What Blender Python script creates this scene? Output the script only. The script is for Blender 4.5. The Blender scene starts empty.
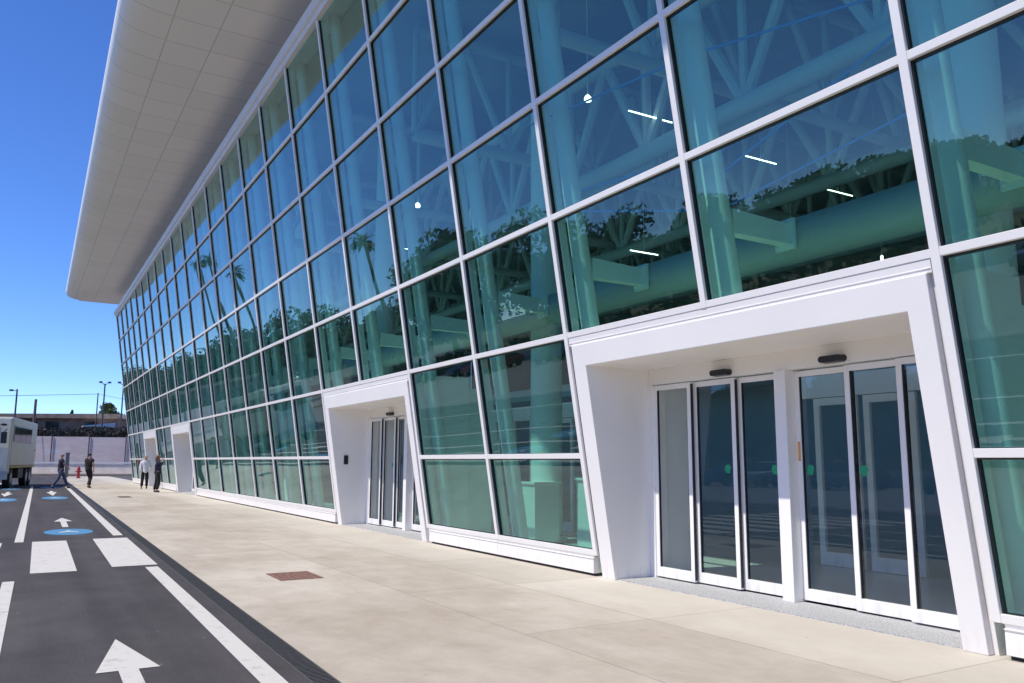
import bpy, bmesh, math, random
from mathutils import Vector, Matrix, noise as mnoise
R = random.Random(7)
PI = math.pi
sc = bpy.context.scene
COL = sc.collection
rad = math.radians

# ------------------------------------------------------------------ constants
W = 2.4548                     # facade bay width
Z0, Z1, H = 0.288, 1.477, 1.4934
ROW = [Z0] + [Z1 + H * i for i in range(7)]     # transom heights R0..R7
ROW[7] = 10.46
LAM = 0.157
TL = math.tan(LAM)
KN, KF = -3, 22                # first and last mullion
PORTALS = [(0, 2), (4, 6), (13, 15), (17, 19)]

# ------------------------------------------------------------------ helpers
def link(o, parent=None):
    COL.objects.link(o)
    if parent is not None:
        o.parent = parent
        o.matrix_parent_inverse = Matrix.Identity(4)
    return o

def tag(o, label=None, cat=None, group=None, kind=None):
    if label: o['label'] = label
    if cat: o['category'] = cat
    if group: o['group'] = group
    if kind: o['kind'] = kind
    return o

def empty(name, label, cat, loc=(0, 0, 0), rz=0, group=None):
    o = bpy.data.objects.new(name, None)
    o.empty_display_size = 0.3
    COL.objects.link(o)
    o.location = loc
    o.rotation_euler = (0, 0, rz)
    return tag(o, label, cat, group)

class MB:
    """collects shapes and links them as one mesh object"""
    def __init__(s):
        s.v = []; s.f = []; s.m = []
    def add(s, vs, fs, mi=0):
        n = len(s.v)
        s.v += [tuple(v) for v in vs]
        s.f += [tuple(i + n for i in f) for f in fs]
        s.m += [mi] * len(fs)
    def box(s, x0, x1, y0, y1, z0, z1, mi=0):
        vs = [(x, y, z) for x in (x0, x1) for y in (y0, y1) for z in (z0, z1)]
        s.add(vs, [(0, 1, 3, 2), (4, 6, 7, 5), (0, 4, 5, 1), (2, 3, 7, 6), (0, 2, 6, 4), (1, 5, 7, 3)], mi)
    def prism_x(s, poly, x0, x1, mi=0):
        """poly of (y,z) counter-clockwise, extruded along x"""
        n = len(poly)
        vs = [(x0, y, z) for y, z in poly] + [(x1, y, z) for y, z in poly]
        fs = [tuple(range(n - 1, -1, -1)), tuple(range(n, 2 * n))]
        for i in range(n):
            j = (i + 1) % n
            fs.append((i, j, n + j, n + i))
        s.add(vs, fs, mi)
    def fbox(s, x0, x1, z0, z1, o0, o1, mi=0):
        """box in the leaning facade: o = distance outward from the glass line"""
        vs = []
        for x in (x0, x1):
            for o in (o0, o1):
                for z in (z0, z1):
                    vs.append((x, o + TL * z, z))
        s.add(vs, [(0, 1, 3, 2), (4, 6, 7, 5), (0, 4, 5, 1), (2, 3, 7, 6), (0, 2, 6, 4), (1, 5, 7, 3)], mi)
    def tube(s, pts, r, n=8, mi=0, caps=True, r1=None):
        pts = [Vector(p) for p in pts]
        rings = []
        k = len(pts)
        for i, p in enumerate(pts):
            d = (pts[min(i + 1, k - 1)] - pts[max(i - 1, 0)]).normalized()
            a = d.orthogonal().normalized() if abs(d.z) > .95 else d.cross(Vector((0, 0, 1))).normalized()
            b = d.cross(a)
            rr = r if r1 is None else r + (r1 - r) * i / (k - 1)
            rings.append([p + (a * math.cos(2 * PI * j / n) + b * math.sin(2 * PI * j / n)) * rr for j in range(n)])
        vs = [v for ring in rings for v in ring]
        fs = []
        for i in range(k - 1):
            for j in range(n):
                jj = (j + 1) % n
                fs.append((i * n + j, i * n + jj, (i + 1) * n + jj, (i + 1) * n + j))
        if caps:
            fs.append(tuple(range(n - 1, -1, -1)))
            fs.append(tuple((k - 1) * n + j for j in range(n)))
        s.add(vs, fs, mi)
    def lathe(s, prof, c=(0, 0, 0), n=16, mi=0):
        vs = []; fs = []
        for r, z in prof:
            for j in range(n):
                a = 2 * PI * j / n
                vs.append((c[0] + r * math.cos(a), c[1] + r * math.sin(a), c[2] + z))
        for i in range(len(prof) - 1):
            for j in range(n):
                jj = (j + 1) % n
                fs.append((i * n + j, i * n + jj, (i + 1) * n + jj, (i + 1) * n + j))
        fs.append(tuple(range(n - 1, -1, -1)))
        fs.append(tuple((len(prof) - 1) * n + j for j in range(n)))
        s.add(vs, fs, mi)
    def build(s, name, mats, parent=None, smooth=False, bevel=0, origin=None):
        me = bpy.data.meshes.new(name)
        vs = s.v
        if origin is not None:
            vs = [(v[0] - origin[0], v[1] - origin[1], v[2] - origin[2]) for v in vs]
        me.from_pydata(vs, [], s.f)
        if not isinstance(mats, (list, tuple)): mats = [mats]
        for m in mats: me.materials.append(m)
        me.polygons.foreach_set('material_index', s.m)
        if smooth:
            me.polygons.foreach_set('use_smooth', [True] * len(s.f))
        bm = bmesh.new(); bm.from_mesh(me)
        bmesh.ops.recalc_face_normals(bm, faces=bm.faces)
        bm.to_mesh(me); bm.free()
        me.update()
        o = bpy.data.objects.new(name, me)
        if origin is not None: o.location = origin
        link(o, parent)
        if smooth == 'auto':
            try: me.set_sharp_from_angle(angle=rad(40))
            except Exception: pass
        if bevel:
            b = o.modifiers.new('bevel', 'BEVEL'); b.width = bevel; b.segments = 2; b.limit_method = 'ANGLE'
        return o

def copy_tree(o, parent=None):
    c = o.copy(); link(c)
    if parent is not None: c.parent = parent
    for ch in list(o.children): copy_tree(ch, c)
    return c

# ------------------------------------------------------------------ materials
def newmat(name):
    m = bpy.data.materials.new(name); m.use_nodes = True
    nt = m.node_tree; nt.nodes.clear()
    out = nt.nodes.new('ShaderNodeOutputMaterial')
    return m, nt, out

def N(nt, t, **kw):
    n = nt.nodes.new(t)
    for k, v in kw.items(): setattr(n, k, v)
    return n

def mat(name, col, rough=.6, var=.08, scale=3., metal=0., spec=.5, bump=0., bscale=40., coat=0.):
    m, nt, out = newmat(name)
    b = N(nt, 'ShaderNodeBsdfPrincipled')
    b.inputs['Roughness'].default_value = rough
    b.inputs['Metallic'].default_value = metal
    b.inputs['Specular IOR Level'].default_value = spec
    b.inputs['Coat Weight'].default_value = coat
    tc = N(nt, 'ShaderNodeNewGeometry')
    no = N(nt, 'ShaderNodeTexNoise'); no.inputs['Scale'].default_value = scale; no.inputs['Detail'].default_value = 5
    nt.links.new(tc.outputs['Position'], no.inputs['Vector'])
    rp = N(nt, 'ShaderNodeValToRGB')
    rp.color_ramp.elements[0].position = .3; rp.color_ramp.elements[1].position = .7
    rp.color_ramp.elements[0].color = tuple(c * (1 - var) for c in col) + (1,)
    rp.color_ramp.elements[1].color = tuple(min(1, c * (1 + var)) for c in col) + (1,)
    nt.links.new(no.outputs['Fac'], rp.inputs['Fac'])
    nt.links.new(rp.outputs['Color'], b.inputs['Base Color'])
    if bump:
        n2 = N(nt, 'ShaderNodeTexNoise'); n2.inputs['Scale'].default_value = bscale; n2.inputs['Detail'].default_value = 4
        nt.links.new(tc.outputs['Position'], n2.inputs['Vector'])
        bp = N(nt, 'ShaderNodeBump'); bp.inputs['Strength'].default_value = bump; bp.inputs['Distance'].default_value = .01
        nt.links.new(n2.outputs['Fac'], bp.inputs['Height'])
        nt.links.new(bp.outputs['Normal'], b.inputs['Normal'])
    nt.links.new(b.outputs[0], out.inputs[0])
    return m

def grime(m):
    nt = m.node_tree; b = [n for n in nt.nodes if n.type == 'BSDF_PRINCIPLED'][0]; L = nt.links.new
    src = b.inputs['Base Color'].links[0].from_socket
    g = N(nt, 'ShaderNodeNewGeometry'); sep = N(nt, 'ShaderNodeSeparateXYZ'); L(g.outputs['Position'], sep.inputs[0])
    mp = N(nt, 'ShaderNodeMapping'); mp.inputs['Scale'].default_value = (9, 9, 1.2); L(g.outputs['Position'], mp.inputs['Vector'])
    n = N(nt, 'ShaderNodeTexNoise'); n.inputs['Scale'].default_value = 1.5; n.inputs['Detail'].default_value = 6; L(mp.outputs[0], n.inputs['Vector'])
    mr = N(nt, 'ShaderNodeMapRange'); mr.inputs['From Min'].default_value = .0; mr.inputs['From Max'].default_value = .22; mr.inputs['To Min'].default_value = .38; mr.inputs['To Max'].default_value = .0
    L(sep.outputs['Z'], mr.inputs['Value'])
    st = N(nt, 'ShaderNodeMapRange'); st.inputs['From Min'].default_value = .48; st.inputs['From Max'].default_value = .72; L(n.outputs['Fac'], st.inputs['Value'])
    mu = N(nt, 'ShaderNodeMath', operation='MULTIPLY'); L(mr.outputs[0], mu.inputs[0]); L(st.outputs[0], mu.inputs[1])
    mx = N(nt, 'ShaderNodeMix', data_type='RGBA'); L(mu.outputs[0], mx.inputs[0]); L(src, mx.inputs[6]); mx.inputs[7].default_value = (.36, .32, .27, 1)
    L(mx.outputs[2], b.inputs['Base Color'])

def emit(name, col, st):
    m, nt, out = newmat(name)
    e = N(nt, 'ShaderNodeEmission'); e.inputs[0].default_value = col + (1,); e.inputs[1].default_value = st
    nt.links.new(e.outputs[0], out.inputs[0]); return m

def glass(name, tint, refl, ior=1.9, rough=0.0, wav=0.0):
    """thin coated pane: tinted see-through layer under a mirror-like coating"""
    m, nt, out = newmat(name)
    tr = N(nt, 'ShaderNodeBsdfTransparent'); tr.inputs[0].default_value = tint + (1,)
    gl = N(nt, 'ShaderNodeBsdfGlossy'); gl.inputs['Color'].default_value = refl + (1,); gl.inputs['Roughness'].default_value = rough
    # Schlick reflectance, the same from both sides of the pane
    ge = N(nt, 'ShaderNodeNewGeometry')
    dt = N(nt, 'ShaderNodeVectorMath', operation='DOT_PRODUCT'); nt.links.new(ge.outputs['Normal'], dt.inputs[0]); nt.links.new(ge.outputs['Incoming'], dt.inputs[1])
    ab = N(nt, 'ShaderNodeMath', operation='ABSOLUTE'); nt.links.new(dt.outputs['Value'], ab.inputs[0])
    om = N(nt, 'ShaderNodeMath', operation='SUBTRACT'); om.inputs[0].default_value = 1; nt.links.new(ab.outputs[0], om.inputs[1])
    pw = N(nt, 'ShaderNodeMath', operation='POWER'); nt.links.new(om.outputs[0], pw.inputs[0]); pw.inputs[1].default_value = 4.2
    f0 = ((ior - 1) / (ior + 1)) ** 2
    fr = N(nt, 'ShaderNodeMath', operation='MULTIPLY_ADD'); nt.links.new(pw.outputs[0], fr.inputs[0]); fr.inputs[1].default_value = 1 - f0; fr.inputs[2].default_value = f0
    mx = N(nt, 'ShaderNodeMixShader')
    if wav:
        tc = N(nt, 'ShaderNodeNewGeometry')
        no = N(nt, 'ShaderNodeTexNoise'); no.inputs['Scale'].default_value = .9; no.inputs['Detail'].default_value = 1
        nt.links.new(tc.outputs['Position'], no.inputs['Vector'])
        bp = N(nt, 'ShaderNodeBump'); bp.inputs['Strength'].default_value = 1; bp.inputs['Distance'].default_value = wav
        nt.links.new(no.outputs['Fac'], bp.inputs['Height'])
        nt.links.new(bp.outputs['Normal'], gl.inputs['Normal'])
    nt.links.new(fr.outputs[0], mx.inputs[0])
    nt.links.new(tr.outputs[0], mx.inputs[1]); nt.links.new(gl.outputs[0], mx.inputs[2])
    nt.links.new(mx.outputs[0], out.inputs[0])
    return m

M = {}
M['white'] = mat('white_coated_aluminium', (.88, .85, .815), .38, .02, 2.)
M['portal'] = mat('white_portal_cladding', (.885, .855, .82), .5, .025, 1.2)
M['doorwhite'] = mat('white_door_aluminium', (.885, .865, .835), .3, .02, 3.)
for q in ('white', 'portal', 'doorwhite'): grime(M[q])
M['gasket'] = mat('black_rubber_gasket', (.012, .014, .018), .5, .1)
M['black'] = mat('black_plastic', (.015, .015, .017), .35, .1)
M['granite'] = mat('speckled_granite', (.42, .42, .42), .6, .45, 70.)
M['fascia'] = mat('grey_fascia_metal', (.74, .73, .75), .4, .03, 2.)
M['truss'] = mat('grey_truss_paint', (.60, .62, .62), .6, .05, 1.)
M['interior'] = mat('interior_white_paint', (.86, .87, .85), .6, .03, 1.)
M['ceil'] = mat('interior_ceiling', (.45, .46, .47), .8, .05, 1.)
M['inwall'] = mat('interior_back_wall', (.5, .51, .5), .7, .08, .6)
M['infloor'] = mat('interior_floor_tiles', (.68, .68, .65), .25, .06, .8)
M['roof'] = mat('roof_membrane', (.5, .5, .5), .8)
M['counter'] = mat('counter_white_panel', (.75, .77, .76), .4, .03)
M['lampwhite'] = emit('lamp_light', (1, .95, .85), 4.)
M['green'] = mat('green_sticker', (.012, .32, .14), .5, .1)
M['orange'] = mat('orange_sticker', (.75, .38, .12), .5, .1)
M['bluereflection'] = mat('blue_reflection_paint', (.10, .32, .75), .4, .05)  # blue of the reflected lines, put into a tube colour
M['glass'] = glass('green_solar_glass', (.47, .80, .71), (.80, .96, .97), 1.95)
M['doorglass'] = glass('grey_door_glass', (.93, .95, .93), (.85, .9, .95), 1.68)
M['carglass'] = mat('dark_vehicle_glass', (.02, .025, .03), .08, .1)
M['tyre'] = mat('black_tyre_rubber', (.02, .02, .02), .8, .2)
M['steel'] = mat('galvanised_steel', (.33, .34, .36), .45, .1, metal=.6)
M['darkpole'] = mat('dark_pole_paint', (.10, .10, .12), .5, .1)
M['wood'] = mat('grey_wood_pole', (.16, .12, .10), .8, .2)
M['rust'] = mat('rusty_cover_steel', (.22, .115, .085), .75, .35, 18., bump=.4, bscale=60.)
M['bark'] = mat('tree_bark', (.12, .09, .065), .9, .3, 6.)
M['truckwhite'] = mat('truck_cream_paint', (.62, .61, .55), .45, .06, 2.)
M['truckdark'] = mat('truck_chassis_black', (.03, .03, .032), .6, .2)
M['yellow'] = mat('worn_yellow_paint', (.5, .38, .14), .6, .2, 5.)
M['red'] = mat('hydrant_red_paint', (.42, .03, .03), .4, .1)
M['skin'] = mat('person_skin', (.48, .29, .21), .5, .05)
M['navy'] = mat('navy_cloth', (.018, .022, .05), .85, .2, 12.)
M['bluecloth'] = mat('blue_grey_trousers', (.07, .085, .15), .85, .2, 12.)
M['blackcloth'] = mat('black_cloth', (.012, .012, .014), .85, .2, 12.)
M['shirt'] = mat('white_shirt_cloth', (.75, .76, .80), .8, .05, 10.)
M['hairgrey'] = mat('grey_hair', (.45, .40, .36), .7, .1)
M['hairblack'] = mat('black_hair', (.015, .013, .012), .6, .1)
M['hairbrown'] = mat('brown_hair', (.16, .085, .045), .6, .2)

def foliage(name, c0, c1):
    m, nt, out = newmat(name)
    b = N(nt, 'ShaderNodeBsdfPrincipled'); b.inputs['Roughness'].default_value = .6
    tl = N(nt, 'ShaderNodeBsdfTranslucent')
    g = N(nt, 'ShaderNodeNewGeometry')
    no = N(nt, 'ShaderNodeTexNoise'); no.inputs['Scale'].default_value = .9; no.inputs['Detail'].default_value = 6
    nt.links.new(g.outputs['Position'], no.inputs['Vector'])
    rp = N(nt, 'ShaderNodeValToRGB')
    rp.color_ramp.elements[0].position = .35; rp.color_ramp.elements[1].position = .65
    rp.color_ramp.elements[0].color = c0 + (1,); rp.color_ramp.elements[1].color = c1 + (1,)
    nt.links.new(no.outputs['Fac'], rp.inputs[0])
    nt.links.new(rp.outputs[0], b.inputs['Base Color']); nt.links.new(rp.outputs[0], tl.inputs[0])
    mx = N(nt, 'ShaderNodeMixShader'); mx.inputs[0].default_value = .38
    nt.links.new(b.outputs[0], mx.inputs[1]); nt.links.new(tl.outputs[0], mx.inputs[2])
    nt.links.new(mx.outputs[0], out.inputs[0])
    return m
M['leaf'] = foliage('tree_leaves', (.04, .075, .028), (.085, .135, .05))
M['leafdark'] = foliage('dark_leaves', (.032, .056, .026), (.065, .10, .045))
M['palm'] = foliage('palm_fronds', (.03, .06, .02), (.07, .11, .04))
M['hedge'] = foliage('hedge_leaves', (.018, .021, .020), (.045, .048, .042))

def concrete():
    m, nt, out = newmat('pavement_concrete')
    b = N(nt, 'ShaderNodeBsdfPrincipled'); b.inputs['Roughness'].default_value = .8; b.inputs['Specular IOR Level'].default_value = .3
    g = N(nt, 'ShaderNodeNewGeometry')
    L = nt.links.new
    def noise(sc_, det=6, rough=.6, vec=None, dist=0):
        n = N(nt, 'ShaderNodeTexNoise'); n.inputs['Scale'].default_value = sc_; n.inputs['Detail'].default_value = det
        n.inputs['Roughness'].default_value = rough; n.inputs['Distortion'].default_value = dist
        L(vec or g.outputs['Position'], n.inputs['Vector']); return n.outputs['Fac']
    def ramp(f, p0, c0, p1, c1):
        r = N(nt, 'ShaderNodeValToRGB'); e = r.color_ramp.elements
        e[0].position = p0; e[1].position = p1; e[0].color = c0 + (1,); e[1].color = c1 + (1,)
        L(f, r.inputs[0]); return r.outputs[0]
    def mix(f, a, b_, mode='MIX'):
        x = N(nt, 'ShaderNodeMix', data_type='RGBA', blend_type=mode)
        if isinstance(f, float): x.inputs[0].default_value = f
        else: L(f, x.inputs[0])
        L(a, x.inputs[6]); L(b_, x.inputs[7]); return x.outputs[2]
    st = N(nt, 'ShaderNodeMapping'); st.inputs['Scale'].default_value = (.7, 1.0, 1)
    L(g.outputs['Position'], st.inputs['Vector'])
    base = ramp(noise(.45, 8, .68, st.outputs[0], .2), .32, (.41, .352, .285), .68, (.57, .52, .45))
    blot = ramp(noise(2.6, 9, .72, st.outputs[0], .35), .30, (.80, .775, .75), .60, (1.05, 1.05, 1.05))
    c = mix(.65, base, blot, 'MULTIPLY')
    fine = ramp(noise(55., 4, .7), .25, (.88, .88, .88), .75, (1.08, 1.08, 1.08))
    c = mix(.7, c, fine, 'MULTIPLY')
    # pale cement wash along the slabs beside the wall
    sep = N(nt, 'ShaderNodeSeparateXYZ'); L(g.outputs['Position'], sep.inputs[0])
    def math_(op, a, b_=None, c_=None):
        n = N(nt, 'ShaderNodeMath', operation=op)
        for i, v in enumerate((a, b_, c_)):
            if v is None: continue
            if isinstance(v, (int, float)): n.inputs[i].default_value = v
            else: L(v, n.inputs[i])
        return n.outputs[0]
    wash = N(nt, 'ShaderNodeMapRange'); wash.inputs['From Min'].default_value = 1.15; wash.inputs['From Max'].default_value = 1.9
    wash.inputs['To Min'].default_value = 1; wash.inputs['To Max'].default_value = 0
    L(math_('ADD', sep.outputs['Y'], math_('MULTIPLY', noise(2.2, 4), .5)), wash.inputs['Value'])
    white = N(nt, 'ShaderNodeRGB'); white.outputs[0].default_value = (.63, .595, .52, 1)
    c = mix(math_('MULTIPLY', wash.outputs[0], .45), c, white.outputs[0])
    cb = N(nt, 'ShaderNodeCombineXYZ')
    L(math_('FLOOR', math_('DIVIDE', math_('ADD', sep.outputs['X'], .02), W)), cb.inputs[0]); L(math_('FLOOR', math_('DIVIDE', sep.outputs['Y'], 1.32)), cb.inputs[1])
    wn = N(nt, 'ShaderNodeTexWhiteNoise', noise_dimensions='2D'); L(cb.outputs[0], wn.inputs[0])
    slab = ramp(wn.outputs[0], 0, (.93, .92, .91), 1, (1.05, 1.05, 1.05))
    c = mix(1.0, c, slab, 'MULTIPLY')
    # saw-cut joints
    def joint(coord, period, off, w):
        f = math_('FRACT', math_('DIVIDE', math_('ADD', coord, off), period))
        d = math_('ABSOLUTE', math_('SUBTRACT', f, .5))
        return math_('GREATER_THAN', d, .5 - w / period / 2)
    j1 = joint(sep.outputs['X'], W, .02, .016)
    near = math_('LESS_THAN', sep.outputs['Y'], 2.64)
    j1n = math_('MULTIPLY', j1, near)
    j2 = math_('LESS_THAN', math_('ABSOLUTE', math_('SUBTRACT', sep.outputs['Y'], 1.32)), .009)
    j3 = joint(sep.outputs['X'], W * 3, .6, .012)
    j4 = math_('LESS_THAN', math_('ABSOLUTE', math_('SUBTRACT', sep.outputs['Y'], 2.64)), .008)
    j = math_('MAXIMUM', math_('MAXIMUM', math_('MAXIMUM', j1n, j2), j3), j4)
    j = math_('MULTIPLY', j, math_('MULTIPLY', noise(3., 3), 1.0))
    dark = N(nt, 'ShaderNodeRGB'); dark.outputs[0].default_value = (.22, .20, .17, 1)
    c = mix(j, c, dark.outputs[0])
    # small dark spots: gum and oil
    vo = N(nt, 'ShaderNodeTexVoronoi'); vo.inputs['Scale'].default_value = 1.6; L(g.outputs['Position'], vo.inputs['Vector'])
    sp = N(nt, 'ShaderNodeMapRange'); sp.inputs['From Min'].default_value = .018; sp.inputs['From Max'].default_value = .034; sp.inputs['To Min'].default_value = .6; sp.inputs['To Max'].default_value = 0
    L(vo.outputs['Distance'], sp.inputs['Value'])
    c = mix(sp.outputs[0], c, dark.outputs[0])
    L(c, b.inputs['Base Color'])
    bp = N(nt, 'ShaderNodeBump'); bp.inputs['Strength'].default_value = .25; bp.inputs['Distance'].default_value = .004
    L(noise(90., 3), bp.inputs['Height']); L(bp.outputs[0], b.inputs['Normal'])
    L(b.outputs[0], out.inputs[0]); return m
M['concrete'] = concrete()

def asphalt():
    m, nt, out = newmat('road_asphalt'); L = nt.links.new
    b = N(nt, 'ShaderNodeBsdfPrincipled'); b.inputs['Roughness'].default_value = .85; b.inputs['Specular IOR Level'].default_value = .3
    g = N(nt, 'ShaderNodeNewGeometry')
    n3 = N(nt, 'ShaderNodeTexNoise'); n3.inputs['Scale'].default_value = 1; n3.inputs['Detail'].default_value = 4
    mp3 = N(nt, 'ShaderNodeMapping'); mp3.inputs['Scale'].default_value = (.10, 2.2, 1); L(g.outputs['Position'], mp3.inputs['Vector']); L(mp3.outputs[0], n3.inputs['Vector'])
    n1 = N(nt, 'ShaderNodeTexNoise'); n1.inputs['Scale'].default_value = .9; n1.inputs['Detail'].default_value = 9; n1.inputs['Roughness'].default_value = .7
    n2 = N(nt, 'ShaderNodeTexNoise'); n2.inputs['Scale'].default_value = 75; n2.inputs['Detail'].default_value = 6; n2.inputs['Roughness'].default_value = .75
    vo = N(nt, 'ShaderNodeTexVoronoi'); vo.inputs['Scale'].default_value = 3.2
    for n in (n1, n2, vo): L(g.outputs['Position'], n.inputs['Vector'])
    r1 = N(nt, 'ShaderNodeValToRGB'); e = r1.color_ramp.elements
    e[0].position = .3; e[1].position = .7; e[0].color = (.048, .044, .046, 1); e[1].color = (.082, .075, .078, 1)
    L(n1.outputs['Fac'], r1.inputs[0])
    r2 = N(nt, 'ShaderNodeValToRGB'); e = r2.color_ramp.elements
    e[0].position = .3; e[1].position = .72; e[0].color = (.35, .35, .35, 1); e[1].color = (1.75, 1.72, 1.7, 1)
    L(n2.outputs['Fac'], r2.inputs[0])
    mx = N(nt, 'ShaderNodeMix', data_type='RGBA', blend_type='MULTIPLY'); mx.inputs[0].default_value = .8
    L(r1.outputs[0], mx.inputs[6]); L(r2.outputs[0], mx.inputs[7])
    r3 = N(nt, 'ShaderNodeValToRGB'); e = r3.color_ramp.elements
    e[0].position = .35; e[1].position = .65; e[0].color = (.82, .82, .82, 1); e[1].color = (1.14, 1.13, 1.12, 1); L(n3.outputs['Fac'], r3.inputs[0])
    mx3 = N(nt, 'ShaderNodeMix', data_type='RGBA', blend_type='MULTIPLY'); mx3.inputs[0].default_value = 1; L(mx.outputs[2], mx3.inputs[6]); L(r3.outputs[0], mx3.inputs[7]); mx = mx3
    # sparse pale specks
    sp = N(nt, 'ShaderNodeMath', operation='LESS_THAN'); sp.inputs[1].default_value = .03; L(vo.outputs['Distance'], sp.inputs[0])
    mx2 = N(nt, 'ShaderNodeMix', data_type='RGBA'); L(sp.outputs[0], mx2.inputs[0]); L(mx.outputs[2], mx2.inputs[6]); mx2.inputs[7].default_value = (.25, .22, .19, 1)
    L(mx2.outputs[2], b.inputs['Base Color'])
    bp = N(nt, 'ShaderNodeBump'); bp.inputs['Strength'].default_value = .5; bp.inputs['Distance'].default_value = .004
    L(n2.outputs['Fac'], bp.inputs['Height']); L(bp.outputs[0], b.inputs['Normal'])
    L(b.outputs[0], out.inputs[0]); return m
M['asphalt'] = asphalt()

def paint(name, col, wear=.5):
    m, nt, out = newmat(name); L = nt.links.new
    b = N(nt, 'ShaderNodeBsdfPrincipled'); b.inputs['Roughness'].default_value = .7
    g = N(nt, 'ShaderNodeNewGeometry')
    n1 = N(nt, 'ShaderNodeTexNoise'); n1.inputs['Scale'].default_value = 7; n1.inputs['Detail'].default_value = 8; n1.inputs['Roughness'].default_value = .75
    n2 = N(nt, 'ShaderNodeTexNoise'); n2.inputs['Scale'].default_value = 90
    for n in (n1, n2): L(g.outputs['Position'], n.inputs['Vector'])
    r = N(nt, 'ShaderNodeValToRGB'); e = r.color_ramp.elements
    e[0].position = .30; e[1].position = .46
    e[0].color = tuple(c * (1 - wear) for c in col) + (1,); e[1].color = col + (1,)
    L(n1.outputs['Fac'], r.inputs[0]); L(r.outputs[0], b.inputs['Base Color'])
    bp = N(nt, 'ShaderNodeBump'); bp.inputs['Strength'].default_value = .3; bp.inputs['Distance'].default_value = .003
    L(n2.outputs['Fac'], bp.inputs['Height']); L(bp.outputs[0], b.inputs['Normal'])
    L(b.outputs[0], out.inputs[0]); return m
M['roadwhite'] = paint('road_paint_white', (.60, .57, .535), .4)
M['roadblue'] = paint('road_paint_blue', (.07, .24, .44), .3)

def soffit():
    m, nt, out = newmat('canopy_soffit_panels'); L = nt.links.new
    b = N(nt, 'ShaderNodeBsdfPrincipled'); b.inputs['Roughness'].default_value = .5; b.inputs['Specular IOR Level'].default_value = .3
    g = N(nt, 'ShaderNodeNewGeometry'); sep = N(nt, 'ShaderNodeSeparateXYZ'); L(g.outputs['Position'], sep.inputs[0])
    def math_(op, a, b_):
        n = N(nt, 'ShaderNodeMath', operation=op)
        for i, v in enumerate((a, b_)):
            if isinstance(v, (int, float)): n.inputs[i].default_value = v
            else: L(v, n.inputs[i])
        return n.outputs[0]
    f = math_('FRACT', math_('DIVIDE', math_('ADD', sep.outputs['X'], 100 - 15.8), 1.31), 0)
    j = math_('LESS_THAN', f, .022)
    for yy, w in ((3.93, .014), (2.84, .014)):
        d = math_('LESS_THAN', math_('ABSOLUTE', math_('SUBTRACT', sep.outputs['Y'], yy), 0), w)
        j = math_('MAXIMUM', j, d)
    cell = N(nt, 'ShaderNodeTexWhiteNoise', noise_dimensions='2D')
    cb = N(nt, 'ShaderNodeCombineXYZ')
    L(math_('FLOOR', math_('DIVIDE', math_('ADD', sep.outputs['X'], 100 - 15.8), 1.31), 0), cb.inputs[0])
    L(math_('FLOOR', math_('MULTIPLY', math_('SUBTRACT', sep.outputs['Y'], 1.75), .9174), 0), cb.inputs[1])
    L(cb.outputs[0], cell.inputs[0])
    r = N(nt, 'ShaderNodeValToRGB'); e = r.color_ramp.elements
    e[0].color = (.84, .81, .765, 1); e[1].color = (.88, .85, .81, 1)
    L(cell.outputs[0], r.inputs[0])
    mx = N(nt, 'ShaderNodeMix', data_type='RGBA'); L(math_('MULTIPLY', j, .4), mx.inputs[0]); L(r.outputs[0], mx.inputs[6]); mx.inputs[7].default_value = (.19, .185, .18, 1)
    L(mx.outputs[2], b.inputs['Base Color'])
    L(b.outputs[0], out.inputs[0]); return m
M['soffit'] = soffit()

def grating():
    m, nt, out = newmat('drain_grating'); L = nt.links.new
    b = N(nt, 'ShaderNodeBsdfPrincipled'); b.inputs['Roughness'].default_value = .6
    g = N(nt, 'ShaderNodeNewGeometry'); sep = N(nt, 'ShaderNodeSeparateXYZ'); L(g.outputs['Position'], sep.inputs[0])
    a = N(nt, 'ShaderNodeMath', operation='DIVIDE'); L(sep.outputs[0], a.inputs[0]); a.inputs[1].default_value = .034
    f = N(nt, 'ShaderNodeMath', operation='FRACT'); L(a.outputs[0], f.inputs[0])
    lt = N(nt, 'ShaderNodeMath', operation='LESS_THAN'); L(f.outputs[0], lt.inputs[0]); lt.inputs[1].default_value = .5
    mx = N(nt, 'ShaderNodeMix', data_type='RGBA'); L(lt.outputs[0], mx.inputs[0])
    mx.inputs[6].default_value = (.035, .035, .036, 1); mx.inputs[7].default_value = (.008, .008, .008, 1)
    L(mx.outputs[2], b.inputs['Base Color']); L(b.outputs[0], out.inputs[0]); return m
M['grate'] = grating()
M['drainrim'] = mat('drain_rim_steel', (.075, .073, .072), .8, .15, 20.)

def hoarding_mat():
    m, nt, out = newmat('printed_hoarding_screen'); L = nt.links.new
    b = N(nt, 'ShaderNodeBsdfPrincipled'); b.inputs['Roughness'].default_value = .7
    g = N(nt, 'ShaderNodeNewGeometry')
    mp = N(nt, 'ShaderNodeMapping'); mp.inputs['Scale'].default_value = (1, .5, 1.6); L(g.outputs['Position'], mp.inputs[0])
    n = N(nt, 'ShaderNodeTexNoise'); n.inputs['Scale'].default_value = .8; n.inputs['Detail'].default_value = 7; n.inputs['Distortion'].default_value = 1.; L(mp.outputs[0], n.inputs['Vector'])
    r = N(nt, 'ShaderNodeValToRGB'); e = r.color_ramp.elements
    e[0].position = .3; e[0].color = (.56, .46, .46, 1); e[1].position = .62; e[1].color = (.66, .57, .56, 1)
    x = e.new(.68); x.color = (.62, .62, .66, 1)
    L(n.outputs['Fac'], r.inputs[0]); L(r.outputs[0], b.inputs['Base Color']); L(b.outputs[0], out.inputs[0]); return m
M['hoarding'] = hoarding_mat()
M['barrier'] = mat('barrier_concrete', (.80, .73, .64), .85, .1, 1.5)
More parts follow.
